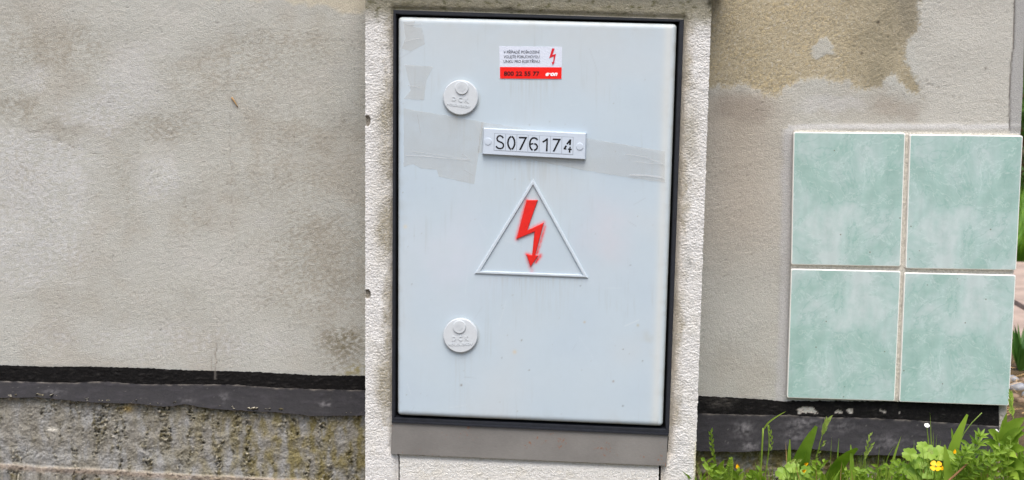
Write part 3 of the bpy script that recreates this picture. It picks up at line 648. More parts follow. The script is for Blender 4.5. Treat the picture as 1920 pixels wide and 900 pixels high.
for qx, qy, wd, ln_ in [(865, 214, 20, 60), (1000, 300, 80, 50), (866, 660, 18, 60), (1000, 520, 90, 40), (995, 149, 50, 40)]:
    c = mixc(c, L3(160, 158, 146), np.clip(np.exp(-((X-qx)/wd)**4)*np.where(Yp > qy, np.exp(-(Yp-qy)/ln_), 0)*sst(-.2, .5, fbm(X/4, Yp/90, 3, 119)), 0, 1)*0.35)
c = mixc(c, L3(150, 147, 132), np.clip(np.exp(-de/9)*sst(-.1, .5, fbm(X/22, Yp/22, 4, 120)), 0, 1)*0.35)
c = mixc(c, L3(150, 146, 134), np.clip(np.exp(-((np.hypot(X-865, Yp-184)-34)/2.2)**2)+np.exp(-((np.hypot(X-864, Yp-629)-33.5)/2.2)**2), 0, 1)*np.clip(.5+n1, 0, 1)*0.4)
for i in range(26):
    qx, qy, aa = r_.uniform(760, 1240), r_.uniform(60, 780), r_.uniform(-.6, .6)+1.57*(i % 2); ll_ = r_.uniform(6, 26); d0 = np.hypot(np.maximum(np.abs((X-qx)*np.cos(aa)+(Yp-qy)*np.sin(aa))-ll_, 0), -(X-qx)*np.sin(aa)+(Yp-qy)*np.cos(aa)); c = mixc(c, L3(204, 212, 216) if i % 3 else L3(150, 156, 160), np.exp(-(d0/.8)**2)*r_.uniform(.15, .4))
# red overspray round the stencilled arrow
def segd(ax, ay, bx, by):
    d = np.array([bx-ax, by-ay]); L = (d**2).sum(); t_ = np.clip(((X-ax)*d[0]+(Yp-ay)*d[1])/L, 0, 1); return np.hypot(X-ax-t_*d[0], Yp-ay-t_*d[1])
def z6(x, y): return (880+x/4.092, 320+y/4.092)
bolt = [(440, 225), (527, 225), (445, 458), (572, 398), (507, 648), (530, 650), (470, 738), (437, 640), (481, 648), (500, 468), (362, 525)]
bp = [z6(*p) for p in bolt]
ov = np.zeros_like(X); rg = fbm(X/5, Yp/5, 3, 115)
for (A, B, wd, k) in [(bp[10], bp[0], 3.4, .75), (bp[2], bp[3], 3.6, .55), (bp[9], bp[10], 2.6, .45), (bp[7], bp[8], 3.4, .7), (z6(580, 430), z6(520, 640), 2.7, .85), (z6(575, 400), z6(560, 520), 3.4, .4), (z6(545, 650), z6(510, 700), 3.6, .95), (z6(545, 660), z6(525, 680), 3.4, .8), (bp[6], bp[7], 3.8, .5), (bp[6], z6(480, 770), 4.5, .28)]:
    ov = np.maximum(ov, k*np.exp(-(segd(*A, *B)/wd)**2))
c = mixc(c, L3(222, 40, 42), np.clip(ov*(0.85+0.6*rg), 0, 1))
scr = np.exp(-(segd(1172, 611, 1198, 600)/0.9)**2)*.5; c = mixc(c, L3(206, 214, 216), scr)
P = at(X, Yp, YD); P[..., 1] -= rdisp+0.0006*fbm(X/160, Yp/160, 2, 116)
door = grid('door', P, MT['door'], cab, c, skirt=0.014)
# grey metal sill
sq = [(735.0, 789.8), (1252.6, 814.2), (1249.6, 872.6), (732.8, 850.0)]
sill = prism('sill_plate', sq, Y_PIL, -0.02, 0.0052, MT['sill'], cab, inset=0.8)
prism('sill_lip', [(735.2, 786.6), (1254.6, 810.6), (1254.0, 815.6), (734.9, 791.4)], Y_PIL, -0.02, 0.0085, MT['frame'], cab, inset=1.0)

# raised warning triangle and arrow
ot = [(999.7, 334.7), (1102.9, 520.9), (889.8, 513.0)]; it_ = [(999.7, 348.8), (1091.4, 514.3), (903.2, 507.0)]
frustum_ring('warning_triangle', ot, it_, YD, [(0, -0.001), (0.03, 0.0020), (0.28, 0.0030), (0.72, 0.0030), (1.0, -0.001)], MT['plastic'], cab)
prism('lightning_arrow', bp, YD, -0.001, 0.0030, MT['red'], cab, inset=0.9)

# locks
def lock(cx_, cy_, R, kx, ky, kr, tf, dck, hol, slope, label):
    n = 56; an = -np.arange(n)*2*np.pi/n; V = []; F = []
    prof = [(1.0, -0.001), (1.0, 0.0042), (0.985, 0.0052), (0.95, 0.0058), (0.5, 0.0058), (0.0001, 0.0058)]
    for r, h in prof: V.append(on(cx_+R*r*np.cos(an), cy_+R*r*1.0*np.sin(an), YD, h))
    for r in range(len(prof)-1):
        for i in range(n): j = (i+1) % n; F.append((r*n+i, r*n+j, (r+1)*n+j, (r+1)*n+i))
    o = mesh_obj('lock_cover', np.concatenate(V), F, MT['lock'], cab); o['label'] = label
    V = []; F = []; n = 40; an = -np.arange(n)*2*np.pi/n
    prof = [(1.0, 0.005), (1.0, 0.0074), (0.95, 0.0082), (0.0001, 0.0082)]
    for r, h in prof: V.append(on(kx+kr*r*np.cos(an), ky+kr*r*np.sin(an), YD, h))
    for r in range(len(prof)-1):
        for i in range(n): j = (i+1) % n; F.append((r*n+i, r*n+j, (r+1)*n+j, (r+1)*n+i))
    mesh_obj('key_cap', np.concatenate(V), F, MT['lock'], o)
    k = kr
    ribbon('cap_emblem', [([(kx-.55*k, ky+.0*k), (kx-.1*k, ky-.55*k)], .16*k), ([(kx-.25*k, ky+.4*k), (kx-.22*k, ky+.1*k), (kx+.15*k, ky-.25*k), (kx+.2*k, ky-.5*k)], .16*k), ([(kx+.05*k, ky+.5*k), (kx+.55*k, ky-.05*k)], .16*k)], lambda x, y: (x, y), YD, 0.0087, MT['lock'], o)
    text('lettering', 'D C K', *dck, slope, tf, YD, 0.0066, MT['lock'], o, 0.012, 0, 0.0012)
    text('lettering', 'HOLOUBKOV', *hol, slope, tf, YD, 0.0065, MT['lock'], o, 0.004, 0, 0.0012)
lock(864.4, 182.8, 32.8, 867, 164.8, 12.2, lambda x, y: (815+x/9, 130+y/9), (297, 580, 527, 70), (215, 610, 605, 40), 0.13, 'round lock cover near the red and white sticker')
lock(864.0, 628.2, 32.2, 862.4, 611.7, 12.0, lambda x, y: (815+x/9, 580+y/9), (300, 582, 520, 74), (240, 650, 604, 40), -0.02, 'round lock cover low on the door')

# number plate with seven stencilled digit tiles
def z8(x, y): return (890+x/8.348, 220+y/8.348)
plate = prism('number_plate', [(907.2, 239.6), (1099.8, 249.4), (1098.2, 299.2), (904.9, 289.2)], YD, -0.001, 0.0075, MT['plate'], cab, inset=1.6)
ptl, ptr, pbr, pbl = (318, 250), (1545, 310), (1540, 580), (310, 512)
def pq(u, v): return ((1-v)*((1-u)*ptl[0]+u*ptr[0])+v*((1-u)*pbl[0]+u*pbr[0]), (1-v)*((1-u)*ptl[1]+u*ptr[1])+v*((1-u)*pbl[1]+u*pbr[1]))
prism('digit_slot', [z8(*p) for p in (pq(-.004, -.02), pq(1.004, -.02), pq(1.004, 1.02), pq(-.004, 1.02))], YD, 0.0060, 0.00758, MT['slot'], plate)
digits = ['S', '0', '7', '6', '1', '7', '4']
glyph = [
 [([(455, 322), (440, 300), (415, 286), (390, 286), (366, 304), (357, 332), (366, 360), (395, 378), (430, 392), (455, 415), (460, 445), (445, 475), (410, 486), (375, 480), (352, 462), (345, 445)], 21)],
 [([(578, 296), (552, 316), (534, 350), (527, 392), (531, 432), (545, 466), (565, 490), (578, 498)], 23), ([(586, 296), (610, 314), (628, 350), (634, 396), (628, 436), (614, 468), (596, 490), (586, 496)], 23)],
 [([(699, 302), (828, 306), (822, 330), (697, 325)], None), ([(800, 306), (828, 306), (730, 508), (700, 506)], None)],
 [([(990, 352), (972, 330), (945, 319), (915, 320), (888, 342), (873, 380), (868, 420), (872, 455), (888, 490), (912, 512)], 23), ([(875, 418), (925, 408)], 20), ([(938, 409), (968, 420), (986, 448), (982, 480), (962, 502), (936, 514)], 23)],
 [([(1130, 328), (1152, 322), (1146, 529), (1120, 528)], None), ([(1136, 338), (1105, 365), (1068, 384)], 22)],
 [([(1228, 328), (1353, 333), (1348, 358), (1225, 352)], None), ([(1322, 333), (1353, 333), (1254, 534), (1225, 532)], None)],
 [([(1490, 342), (1516, 342), (1509, 432), (1481, 431), (1484, 392), (1458, 424), (1437, 412)], None), ([(1428, 434), (1452, 446), (1427, 480), (1441, 483), (1440, 503), (1395, 498), (1396, 480)], None),
  ([(1465, 484), (1485, 485), (1487, 456), (1509, 457), (1506, 488), (1524, 490), (1521, 511), (1504, 510), (1502, 550), (1477, 548), (1479, 507), (1463, 505)], None)]]
for i in range(7):
    g0 = 0.006
    dt = prism('digit_tile', [z8(*p) for p in (pq(i/7+g0*.5, .012), pq((i+1)/7-g0*.5, .012), pq((i+1)/7-g0*.5, .985), pq(i/7+g0*.5, .985))], YD, 0.0070, 0.0079, MT['plate'], plate)
    WIDE = 1.12; ribbon('digit', glyph[i], z8, YD, 0.00815, MT['ink'], plate)
WIDE = 1.0
for (rx, ry) in ((217, 375), (1648, 455)):
    px_, py_ = z8(rx, ry); n = 32; an = -np.arange(n)*2*np.pi/n; V = []; F = []
    prof = [(1.0, 0.006), (1.0, 0.0080), (0.9, 0.0084), (0.0001, 0.0086)]
    for r, h in prof: V.append(on(px_+6.9*r*np.cos(an), py_+6.9*r*np.sin(an), YD, h))
    for r in range(3):
        for k in range(n): j = (k+1) % n; F.append((r*n+k, r*n+j, (r+1)*n+j, (r+1)*n+k))
    mesh_obj('rivet', np.concatenate(V), F, MT['plate'], plate)

# fault-line sticker
def z7(x, y): return (920+x/10.0, 70+y/10.0)
stk_ = prism('sticker', [z7(162, 165), z7(1340, 178), z7(1330, 786), z7(172, 776)], YD, -0.0005, 0.0006, MT['sticker'], cab)
prism('red_panel', [z7(174, 556), z7(1333, 562), z7(1328, 780), z7(176, 772)], YD, 0.0003, 0.0009, MT['stred'], stk_)
for body, by in (('V PŘÍPADĚ POŠKOZENÍ', 302), ('VOLEJTE PORUCHOVOU', 389), ('LINKU PRO ELEKTŘINU', 476)):
    text('lettering', body, 245, 918, by, 50, -0.002, z7, YD, 0.0012, MT['inkgrey'], stk_, 0.004)
text('lettering', '800 22 55 77', 250, 915, 716, 76, 0.004, z7, YD, 0.0014, MT['ink'], stk_, 0.02)
text('emblem_lettering', 'e·on', 1030, 1256, 720, 78, 0.0, z7, YD, 0.0014, MT['white'], stk_, 0.045, 0.35)
ribbon('lightning_bolt', [([(1152, 208), (1200, 210), (1160, 330), (1226, 308), (1190, 464), (1202, 466), (1164, 524), (1144, 460), (1172, 464), (1184, 352), (1098, 392)], None)], z7, YD, 0.0012, MT['stbolt'], stk_)

# remains of clear adhesive tape
def tape(poly, h, lab):
    r = np.random.default_rng(int(h*1e6)); pts = []
    for i in range(len(poly)):
        a, b = np.array(poly[i], float), np.array(poly[(i+1) % len(poly)], float); m = max(2, int(np.hypot(*(b-a))/7)); nrm = np.array([-(b-a)[1], (b-a)[0]])/np.hypot(*(b-a))
        for k in range(m): pts.append(a+(b-a)*k/m+nrm*(r.normal()*0.35 if k else 0))
    o = ribbon('adhesive_tape', [(pts, None)], lambda x, y: (x, y), YD, h, MT['tape'], cab); o['label'] = lab; return o
tp1 = tape([(757, 203), (830, 215), (907, 229.5), (897, 290), (889, 345.5), (823, 331), (819, 318), (790, 316), (775, 308), (757, 313)], 0.0007, 'crumpled tape left of the number plate')
tp2 = tape([(903, 228.5), (1000, 243), (1100, 259), (1247, 283.5), (1246, 310), (1246.5, 342), (1180, 333), (1095, 319), (1000, 300), (896, 286)], 0.0011, 'tape running behind the number plate')
tp3 = tape([(756, 41), (779, 39), (775, 50), (790, 52), (795, 66), (797, 83), (770, 96), (753, 91), (761, 70)], 0.0007, 'torn tape scrap in the door corner')
tp4 = tape([(759, 121), (812, 125), (800, 150), (795, 188), (757, 185), (770, 170), (766, 150)], 0.0009, 'faded tape scrap beside the lock')
cr = [(tp1, [(760, 291), (800, 293), (845, 297), (884, 301)], 1.1), (tp1, [(772, 283), (830, 291), (882, 300)], .9), (tp1, [(866, 288), (886, 303)], 1.1), (tp1, [(783, 215), (789, 250)], .9), (tp1, [(870, 318), (888, 330)], .7), (tp2, [(1172, 289), (1205, 293), (1225, 300), (1244, 309)], 1.2), (tp2, [(1182, 328), (1215, 329), (1243, 333)], 3.5), (tp2, [(1190, 303), (1242, 309)], .8), (tp3, [(760, 46), (790, 45)], 1.4), (tp3, [(758, 80), (772, 74), (790, 72)], 1.0), (tp4, [(765, 160), (788, 164)], 1.2)]
for par, pts, wd in cr: ribbon('crease_glint', [(pts, wd)], lambda x, y: (x, y), YD, 0.0017, MT['crease_glint'], par)

# small loose things on the wall
def tube(pts, rad, mat, name, parent=None, seg=6, rad2=None):
    p = np.array(pts, float); n = len(p); V = []; F = []
    for i in range(n):
        t = p[min(n-1, i+1)]-p[max(0, i-1)]; t /= np.linalg.norm(t)
        u = np.cross(t, (0.3, 1, 0.2)); u /= np.linalg.norm(u); v = np.cross(t, u); r = rad+((rad2 if rad2 is not None else rad)-rad)*i/(n-1)
        for k in range(seg): a = 2*np.pi*k/seg; V.append(p[i]+r*(np.cos(a)*u+np.sin(a)*v))
    for i in range(n-1):
        for k in range(seg): j = (k+1) % seg; F.append((i*seg+k, i*seg+j, (i+1)*seg+j, (i+1)*seg+k))
    F.append(tuple(range(seg-1, -1, -1))); F.append(tuple((n-1)*seg+k for k in range(seg)))
    return mesh_obj(name, V, F, mat, parent, True)
o = tube([on(435, 183, Y_WALL, 0.001), on(440, 189, Y_WALL, 0.004), on(444, 196, Y_WALL, 0.003), on(446, 201, Y_WALL, 0.001)], 0.0017, MT['straw'], 'dry_husk', rad2=0.0008)
tag(o, 'pale dry husk stuck to the grey wall', 'husk')

# ================================================================== PLANTS at the foot of the wall
PXM = 0.00092                                     # metres per photo pixel near the wall foot
def path_pts(pl, Y0, Y1, root=True):
    Y0 -= 0.02; Y1 -= 0.02
    """photo polyline from foot to tip -> world points between depths Y0 (foot) and Y1 (tip), continued down to the soil"""
    pl = np.array(pl, float); n = len(pl); Y = np.linspace(Y0, Y1, n); p = at(pl[:, 0], pl[:, 1], Y)
    if root:
        r = p[0].copy(); r[2] = float(ground_z(r[0], r[1]))-0.01
        if p[0][2]-r[2] > 0.01: p = np.concatenate([[r], p])
    return p
def resample(p, n):
    d = np.concatenate([[0], np.cumsum(np.linalg.norm(np.diff(p, axis=0), axis=1))]); s = np.linspace(0, d[-1], n)
    q = np.stack([np.interp(s, d, p[:, k]) for k in range(3)], 1)
    for _ in range(3): q[1:-1] = (q[:-2]+2*q[1:-1]+q[2:])/4
    return q
SH = {'lance': lambda s: np.sin(np.pi*np.clip(s, 0, 1)**0.75)**0.9, 'blade': lambda s: np.minimum(1, 0.55+1.6*s)*np.clip(1-s, 0, 1)**0.55,
      'spoon': lambda s: 0.16+0.9*np.exp(-((s-0.68)/0.26)**2)*(1-np.clip((s-.9)/.1, 0, 1)**2*.9), 'oblong': lambda s: 0.12+0.88*np.clip(s/.35, 0, 1)*np.clip((1-s)/.3, 0, 1)**0.6}
def leaf(name, p, W, mat, parent, shape='lance', roll=0.3, fold=0.35, wave=0.0, n=12, twist=0.0, seed=0):
    p = resample(np.asarray(p, float), n); s = np.linspace(0, 1, n)
    t = np.gradient(p, axis=0); t /= np.linalg.norm(t, axis=1)[:, None]
    v = np.array([0.1, -1.0, 0.15]); e = np.cross(t, v); e /= np.linalg.norm(e, axis=1)[:, None]; nn = np.cross(e, t)
    ro = roll+twist*s; sd = e*np.cos(ro)[:, None]+nn*np.sin(ro)[:, None]; no = -e*np.sin(ro)[:, None]+nn*np.cos(ro)[:, None]
    wv = SH[shape](s)*W*0.5; rg = np.random.default_rng(seed+17); ph = rg.uniform(0, 6)
    V = []
    for k in (-1, -0.5, 0, 0.5, 1):
        jag = 1+(wave*np.sin(s*26+ph+k*2)*(abs(k) == 1))
        V.append(p+sd*(k*wv*jag)[:, None]+no*((abs(k)*fold*wv)+wave*0.35*W*np.sin(s*17+ph*k)*(abs(k) == 1)*0.6)[:, None])
    V = np.stack(V, 1).reshape(-1, 3); i = np.arange(n-1)[:, None]*5+np.arange(4)[None]
    F = np.stack([i, i+1, i+6, i+5], -1).reshape(-1, 4)
    return mesh_obj(name, V, F, mat, parent, True)
def lobed(name, c, r, nrm, mat, parent, lobes=7, seed=0):
    rg = np.random.default_rng(seed); m = lobes*6; th = np.arange(m)*2*np.pi/m
    rad = r*(0.74+0.22*np.abs(np.cos(th*lobes/2+rg.uniform(0, 3)))**0.7+0.07*np.sin(th*lobes*2+1)+0.05*rg.normal(size=m)*0.6)
    nrm = np.array(nrm, float); nrm /= np.linalg.norm(nrm); u = np.cross(nrm, (0.2, 0.1, 1)); u /= np.linalg.norm(u); v = np.cross(nrm, u)
    V = [np.asarray(c, float)]
    for f, z in ((0.5, 0.05), (1.0, 0.02)):
        for a, rr in zip(th, rad): V.append(np.asarray(c)+f*rr*(np.cos(a)*u+np.sin(a)*v*0.86)+nrm*r*(z+0.10*np.sin(a*3+seed)*f))
    F = [(0, 1+i, 1+(i+1) % m) for i in range(m)]+[(1+i, 1+m+i, 1+m+(i+1) % m, 1+(i+1) % m) for i in range(m)]
    return mesh_obj(name, V, F, mat, parent, True)
def plant(name, px, Y, label, cat, group=None):
    p = at(px, 900, Y-0.02); return empty(name, (float(p[0]), float(p[1]), float(ground_z(p[0], p[1]))), label, cat, group)
def stem(parent, p, r0=0.0012, r1=0.0006, mat='blade', name='stem'): return tube(resample(np.asarray(p), 14), r0, MT[mat], name, parent, 5, r1)
def flower(parent, c, r, mat='petal', n=4, face=(0.1, -1, 0.55), seed=0):
    nrm = np.array(face, float); nrm /= np.linalg.norm(nrm); u = np.cross(nrm, (0, 0, 1.)); u /= np.linalg.norm(u); v = np.cross(nrm, u)
    core = tube([c-nrm*r*.1, c+nrm*r*.28], r*.22, MT['seed'], 'flower', parent, 7, r*.12)
    for k in range(n):
        a = 2*np.pi*k/n+0.5+seed; d = np.cos(a)*u+np.sin(a)*v; e = np.cross(nrm, d); V = []
        for s, w_ in ((0.1, .12), (.45, .42), (.8, .5), (1.0, .26)):
            for q in (-1, 0, 1): V.append(c+d*r*s+e*r*w_*q+nrm*r*(.25*s*s-.08*abs(q)*s+0.05*np.sin(a*5)))
        F = [(i*3+j, i*3+j+1, i*3+j+4, i*3+j+3) for i in range(3) for j in range(2)]
        mesh_obj('petal', V, F, MT[mat], core, True)
    return core
def spikelets(parent, p, n, ln, wd, mat='seed', seed=0):
    q = resample(np.asarray(p), n+1); rg = np.random.default_rng(seed)
    for i in range(n):
        t = q[i+1]-q[i]; t /= np.linalg.norm(t); sdv = np.array([(-1)**i*rg.uniform(.3, .8), rg.uniform(-.5, .2), 0]); d = t+sdv*.6; d /= np.linalg.norm(d)
        leaf('spikelet', [q[i], q[i]+d*ln*.5, q[i]+d*ln], wd, MT[mat], parent, 'lance', rg.uniform(-.5, .5), .5, 0, 4, seed=i)

# -- single plants one can tell apart
o = plant('seeding_stalk', 1345, .16, 'slender knotted green seed stalk close beside the pillar', 'weed')
p = path_pts([(1350, 905), (1341, 870), (1334, 835), (1333, 807)], .16, .14); stem(o, p, .0016, .0008); spikelets(o, p[-3:], 13, .011, .004, 'blade', 3)
for k, (bx, by, tx_, ty_) in enumerate([(1345, 900, 1318, 868), (1346, 895, 1358, 862), (1343, 885, 1330, 868)]): leaf('leaf', path_pts([(bx, by), ((bx+tx_)/2, (by+ty_)/2-6), (tx_, ty_)], .15, .12, False), .010, MT['leaf'], o, 'lance', .3, .3, .1, seed=k)
o = plant('feathery_weed', 1365, .12, 'feathery green weed with finely cut leaves near the pillar', 'weed')
for k, (tx_, ty_, bx) in enumerate([(1371, 856, 1362), (1352, 874, 1360), (1392, 880, 1366), (1340, 884, 1358)]):
    p = path_pts([(bx, 915), ((bx+tx_)/2, 890), (tx_, ty_)], .12, .10); sp = stem(o, p, .0011, .0005); q = resample(p[1:], 15)
    for i in range(2, 14):
        for sg in (-1, 1):
            l_ = .016*(1-i/17); d = np.array([sg*.9, -.25, .55]); leaf('leaflet', [q[i], q[i]+d*l_*.5, q[i]+d*l_+np.array([0, 0, .001])], .0042, MT['leaf'], o, 'lance', .2, .3, .25, 5, seed=i+k)
o = plant('budding_weed', 1383, .1, 'thin stem with one closed yellow bud', 'weed')
p = path_pts([(1384, 905), (1382, 888), (1383, 876)], .10, .09); stem(o, p, .0012, .0009); leaf('bud', path_pts([(1383, 879), (1383, 874), (1382, 870)], .09, .09, False), .006, MT['petal'], o, 'lance', .2, .9, 0, 6); leaf('sepal', path_pts([(1384, 884), (1385, 878), (1386, 874)], .088, .088, False), .004, MT['leaf'], o, 'lance', .4, .4, 0, 5)
leaf('leaf', path_pts([(1384, 900), (1376, 886), (1374, 878)], .09, .08, False), .008, MT['leaf'], o, 'lance', .3); leaf('leaf', path_pts([(1385, 902), (1392, 890), (1396, 884)], .09, .08, False), .008, MT['leaf'], o, 'lance', .3)
o = plant('grass_stalk', 1430, .14, 'pair of thin grass stalks, one with long arching tip', 'grass')
stem(o, path_pts([(1425, 905), (1428, 860), (1431, 803)], .14, .13), .0022, .0016); stem(o, path_pts([(1432, 905), (1438, 870), (1447, 825), (1440, 797)], .13, .12), .0016, .0009)
leaf('blade', path_pts([(1431, 806), (1440, 792), (1456, 781), (1474, 771)], .13, .10, False), .0034, MT['blade'], o, 'blade', .3, .3); p = path_pts([(1444, 845), (1448, 822), (1441, 799)], .125, .12, False); spikelets(o, p, 9, .009, .003, 'blade', 8)
leaf('blade', path_pts([(1423, 905), (1421, 885), (1416, 868)], .12, .1), .009, MT['leaf'], o, 'lance', .2)
o = plant('pointed_leaf_weed', 1480, .12, 'single upright blunt leaf before the plinth', 'weed')
leaf('leaf', path_pts([(1478, 905), (1479, 870), (1481, 824)], .12, .1), .0098, MT['leaf_pale'], o, 'oblong', .15, .25)
leaf('leaf', path_pts([(1477, 905), (1475, 860), (1473, 828)], .12, .13), .0034, MT['straw'], o, 'blade', .2, .2)
o = plant('dock_weed', 1500, .12, 'broad green dock leaf reaching over the black strip below the tiles', 'weed')
leaf('leaf', path_pts([(1492, 910), (1498, 872), (1512, 838), (1531, 799)], .12, .07), .027, MT['leaf'], o, 'spoon', .25, .22, .05, 16, .3); leaf('leaf', path_pts([(1496, 910), (1502, 880), (1516, 862), (1512, 846)], .1, .06), .024, MT['leaf'], o, 'lance', .6, .25, .05, 14)
leaf('leaf', path_pts([(1494, 910), (1480, 885), (1462, 872)], .1, .05), .022, MT['leaf'], o, 'lance', -.5, .25, .06, 14)
o = plant('seed_head_grass', 1528, .09, 'grass stalk with drooping pale seed head over black strip', 'grass')
p = path_pts([(1524, 905), (1530, 855), (1540, 815), (1553, 786)], .09, .05); stem(o, p, .0013, .0006); spikelets(o, p[-2:], 11, .014, .0042, 'seed', 4)
p = path_pts([(1528, 865), (1538, 838), (1549, 826)], .08, .05, False); stem(o, p, .0008, .0005); spikelets(o, p, 6, .010, .004, 'seed', 5); leaf('blade', path_pts([(1524, 905), (1515, 870), (1519, 845)], .09, .07), .005, MT['blade'], o, 'blade', .2)
o = plant('dock_weed', 1565, .1, 'wide sprawling dock leaf lying towards the grass tufts', 'weed')
leaf('leaf', path_pts([(1548, 915), (1562, 878), (1584, 852), (1607, 840)], .1, .04), .032, MT['leaf'], o, 'spoon', -.45, .2, .05, 16); leaf('leaf', path_pts([(1550, 915), (1545, 890), (1530, 872)], .1, .05), .02, MT['leaf'], o, 'lance', .4, .3, .06)
leaf('leaf', path_pts([(1552, 915), (1575, 893), (1592, 884)], .08, .03), .022, MT['leaf'], o, 'lance', -.2, .3, .06)
o = plant('grass_tuft', 1585, .07, 'three straight grass blades standing above sprawling dock leaf', 'grass')
leaf('blade', path_pts([(1568, 905), (1570, 860), (1573, 820)], .09, .08), .0062, MT['leaf_pale'], o, 'blade', .2); leaf('blade', path_pts([(1600, 910), (1597, 870), (1595, 834)], .06, .05), .0105, MT['leaf_pale'], o, 'oblong', .1); leaf('blade', path_pts([(1556, 905), (1557, 850), (1560, 815)], .09, .08), .002, MT['blade'], o, 'blade', .2)
o = plant('celandine', 1740, .05, 'leafy celandine with open yellow flower and buds', 'weed')
for k, (lx, ly, r) in enumerate([(1706, 852, 15), (1722, 866, 17), (1740, 848, 19), (1762, 850, 17), (1738, 885, 17), (1758, 890, 15), (1716, 890, 18), (1730, 838, 13), (1782, 856, 14), (1792, 878, 16), (1775, 888, 14), (1700, 880, 14)]):
    c_ = at(lx, ly, .03+.004*(k % 4)); stem(o, path_pts([(1740+(lx-1740)*.3, 912), (1740+(lx-1740)*.75, (ly+905)/2), (lx, ly+2)], .05, .034+.004*(k % 4)), .0010, .0007)
    lobed('leaf', c_, r*PXM, (random.uniform(-.35, .35), -1, random.uniform(.2, .9)), MT['leaf_pale'], o, random.choice((5, 7)), k)
p = path_pts([(1748, 912), (1753, 890), (1754, 873)], .03, .0); stem(o, p, .0011, .0008); flower(o, p[-1]+np.array([0, -.004, 0]), .0095, face=(-.35, -1, 1.0), seed=.3)
for k, (lx, ly) in enumerate([(1733, 871), (1741, 843), (1746, 847), (1765, 877), (1789, 846)]): leaf('bud', path_pts([(lx, ly+5), (lx+1, ly), (lx+2, ly-4)], .01, .01, False), .005, MT['petal' if k in (3, 4) else 'seed'], o, 'lance', .1, .8, 0, 6)
o = plant('celandine', 1492, .05, 'low celandine with yellowish buds below the tiles', 'weed')
for k, (lx, ly, r) in enumerate([(1468, 888, 15), (1486, 876, 14), (1497, 893, 15), (1513, 884, 14), (1478, 900, 14), (1506, 902, 14)]):
    stem(o, path_pts([(1490, 915), (1490+(lx-1490)*.6, (ly+908)/2), (lx, ly)], .05, .035), .0010, .0007); lobed('leaf', at(lx, ly, .03), r*PXM, (random.uniform(-.35, .35), -1, random.uniform(.2, .8)), MT['leaf_pale'], o, 5, k+40)
for k, (lx, ly) in enumerate([(1512, 869), (1508, 882), (1489, 862), (1494, 866), (1500, 862), (1484, 866)]): leaf('bud', path_pts([(lx-3, ly+3), (lx, ly), (lx+4, ly-1)], .025, .02, False), .0055, MT['petal' if k < 2 else 'seed'], o, 'lance', .1, .8, 0, 6)
p = path_pts([(1494, 912), (1496, 885), (1494, 864)], .04, .025); stem(o, p, .001, .0007)
o = plant('lettuce_weed', 1788, .1, 'tall tongue-shaped pale leaf rising before the black strip', 'weed')
leaf('leaf', path_pts([(1778, 905), (1783, 850), (1797, 815), (1814, 777)], .08, .05), .019, MT['leaf'], o, 'spoon', .3, .22, .04, 16, .3); leaf('leaf', path_pts([(1780, 912), (1776, 870), (1771, 834)], .04, .02), .019, MT['leaf_pale'], o, 'oblong', -.1, .15, .03, 14)
leaf('leaf', path_pts([(1786, 860), (1787, 825), (1784, 803)], .08, .07, False), .004, MT['leaf_pale'], o, 'oblong', .1)
o = plant('grass_tuft', 1750, .1, 'upright fan of fresh grass blades around one tall shoot', 'grass')
for k, (tx_, ty_, wd) in enumerate([(1744, 773, 3.2), (1738, 800, 6), (1750, 806, 4), (1757, 812, 4), (1765, 822, 4), (1746, 815, 5), (1760, 828, 4), (1736, 826, 4)]): leaf('blade', path_pts([(1750+(k-4)*1.5, 905), (1750+(tx_-1750)*.4, 860), (tx_, ty_)], .1, .08), wd*PXM, MT['blade'], o, 'blade', .3*(-1)**k, .3, seed=k)
o = plant('bent_dry_stalk', 1800, .1, 'thin bent dry stalk crossing the black band', 'grass')
stem(o, path_pts([(1786, 905), (1790, 850), (1806, 800), (1841, 774)], .12, .09), .0012, .0008, 'seed')
o = tube(resample(path_pts([(1778, 902), (1796, 886), (1815, 868)], -.02, .03, False), 10), .0021, MT['bark'], 'dry_stick', None, 6, .0016); tag(o, 'short brown dry stick leaning in the weeds', 'stick')
o = plant('whorled_weed', 1822, .05, 'bedstraw weed with narrow leaves in whorls', 'weed')
for pl in ([(1795, 912), (1815, 868), (1832, 835), (1838, 818)], [(1800, 912), (1820, 880), (1852, 858)], [(1790, 912), (1796, 870), (1812, 845)]):
    p = path_pts(pl, .05, .01); stem(o, p, .0011, .0007); q = resample(p[1:], 7)
    for i in range(1, 7):
        for k in range(7):
            a = k/7*2*np.pi+i; t = q[i]-q[i-1]; t /= np.linalg.norm(t); u = np.cross(t, (0, 1, 0.1)); u /= np.linalg.norm(u); v = np.cross(t, u); d = np.cos(a)*u+np.sin(a)*v+t*.7; l_ = .017 if i < 6 else .013
            leaf('leaf', [q[i], q[i]+d*l_*.6, q[i]+d*l_+np.array([0, 0, -.001])], .0042, MT['leaf'], o, 'lance', .3, .3, 0, 5, seed=k)
o = plant('grass_tuft', 1672, .08, 'grass tuft with one broad blade and one hooked blade', 'grass')
leaf('blade', path_pts([(1662, 905), (1672, 865), (1690, 817)], .08, .06), .0105, MT['blade'], o, 'blade', .25); leaf('blade', path_pts([(1657, 905), (1655, 862), (1662, 842), (1678, 834)], .1, .08), .004, MT['blade'], o, 'blade', .3)
leaf('blade', path_pts([(1658, 905), (1645, 885), (1640, 868)], .06, .04), .012, MT['leaf'], o, 'lance', .3); leaf('blade', path_pts([(1666, 905), (1682, 885), (1692, 870)], .05, .02), .013, MT['leaf'], o, 'lance', -.3); leaf('blade', path_pts([(1712, 905), (1713, 855), (1714, 824)], .09, .09), .004, MT['leaf_pale'], o, 'blade', .2)
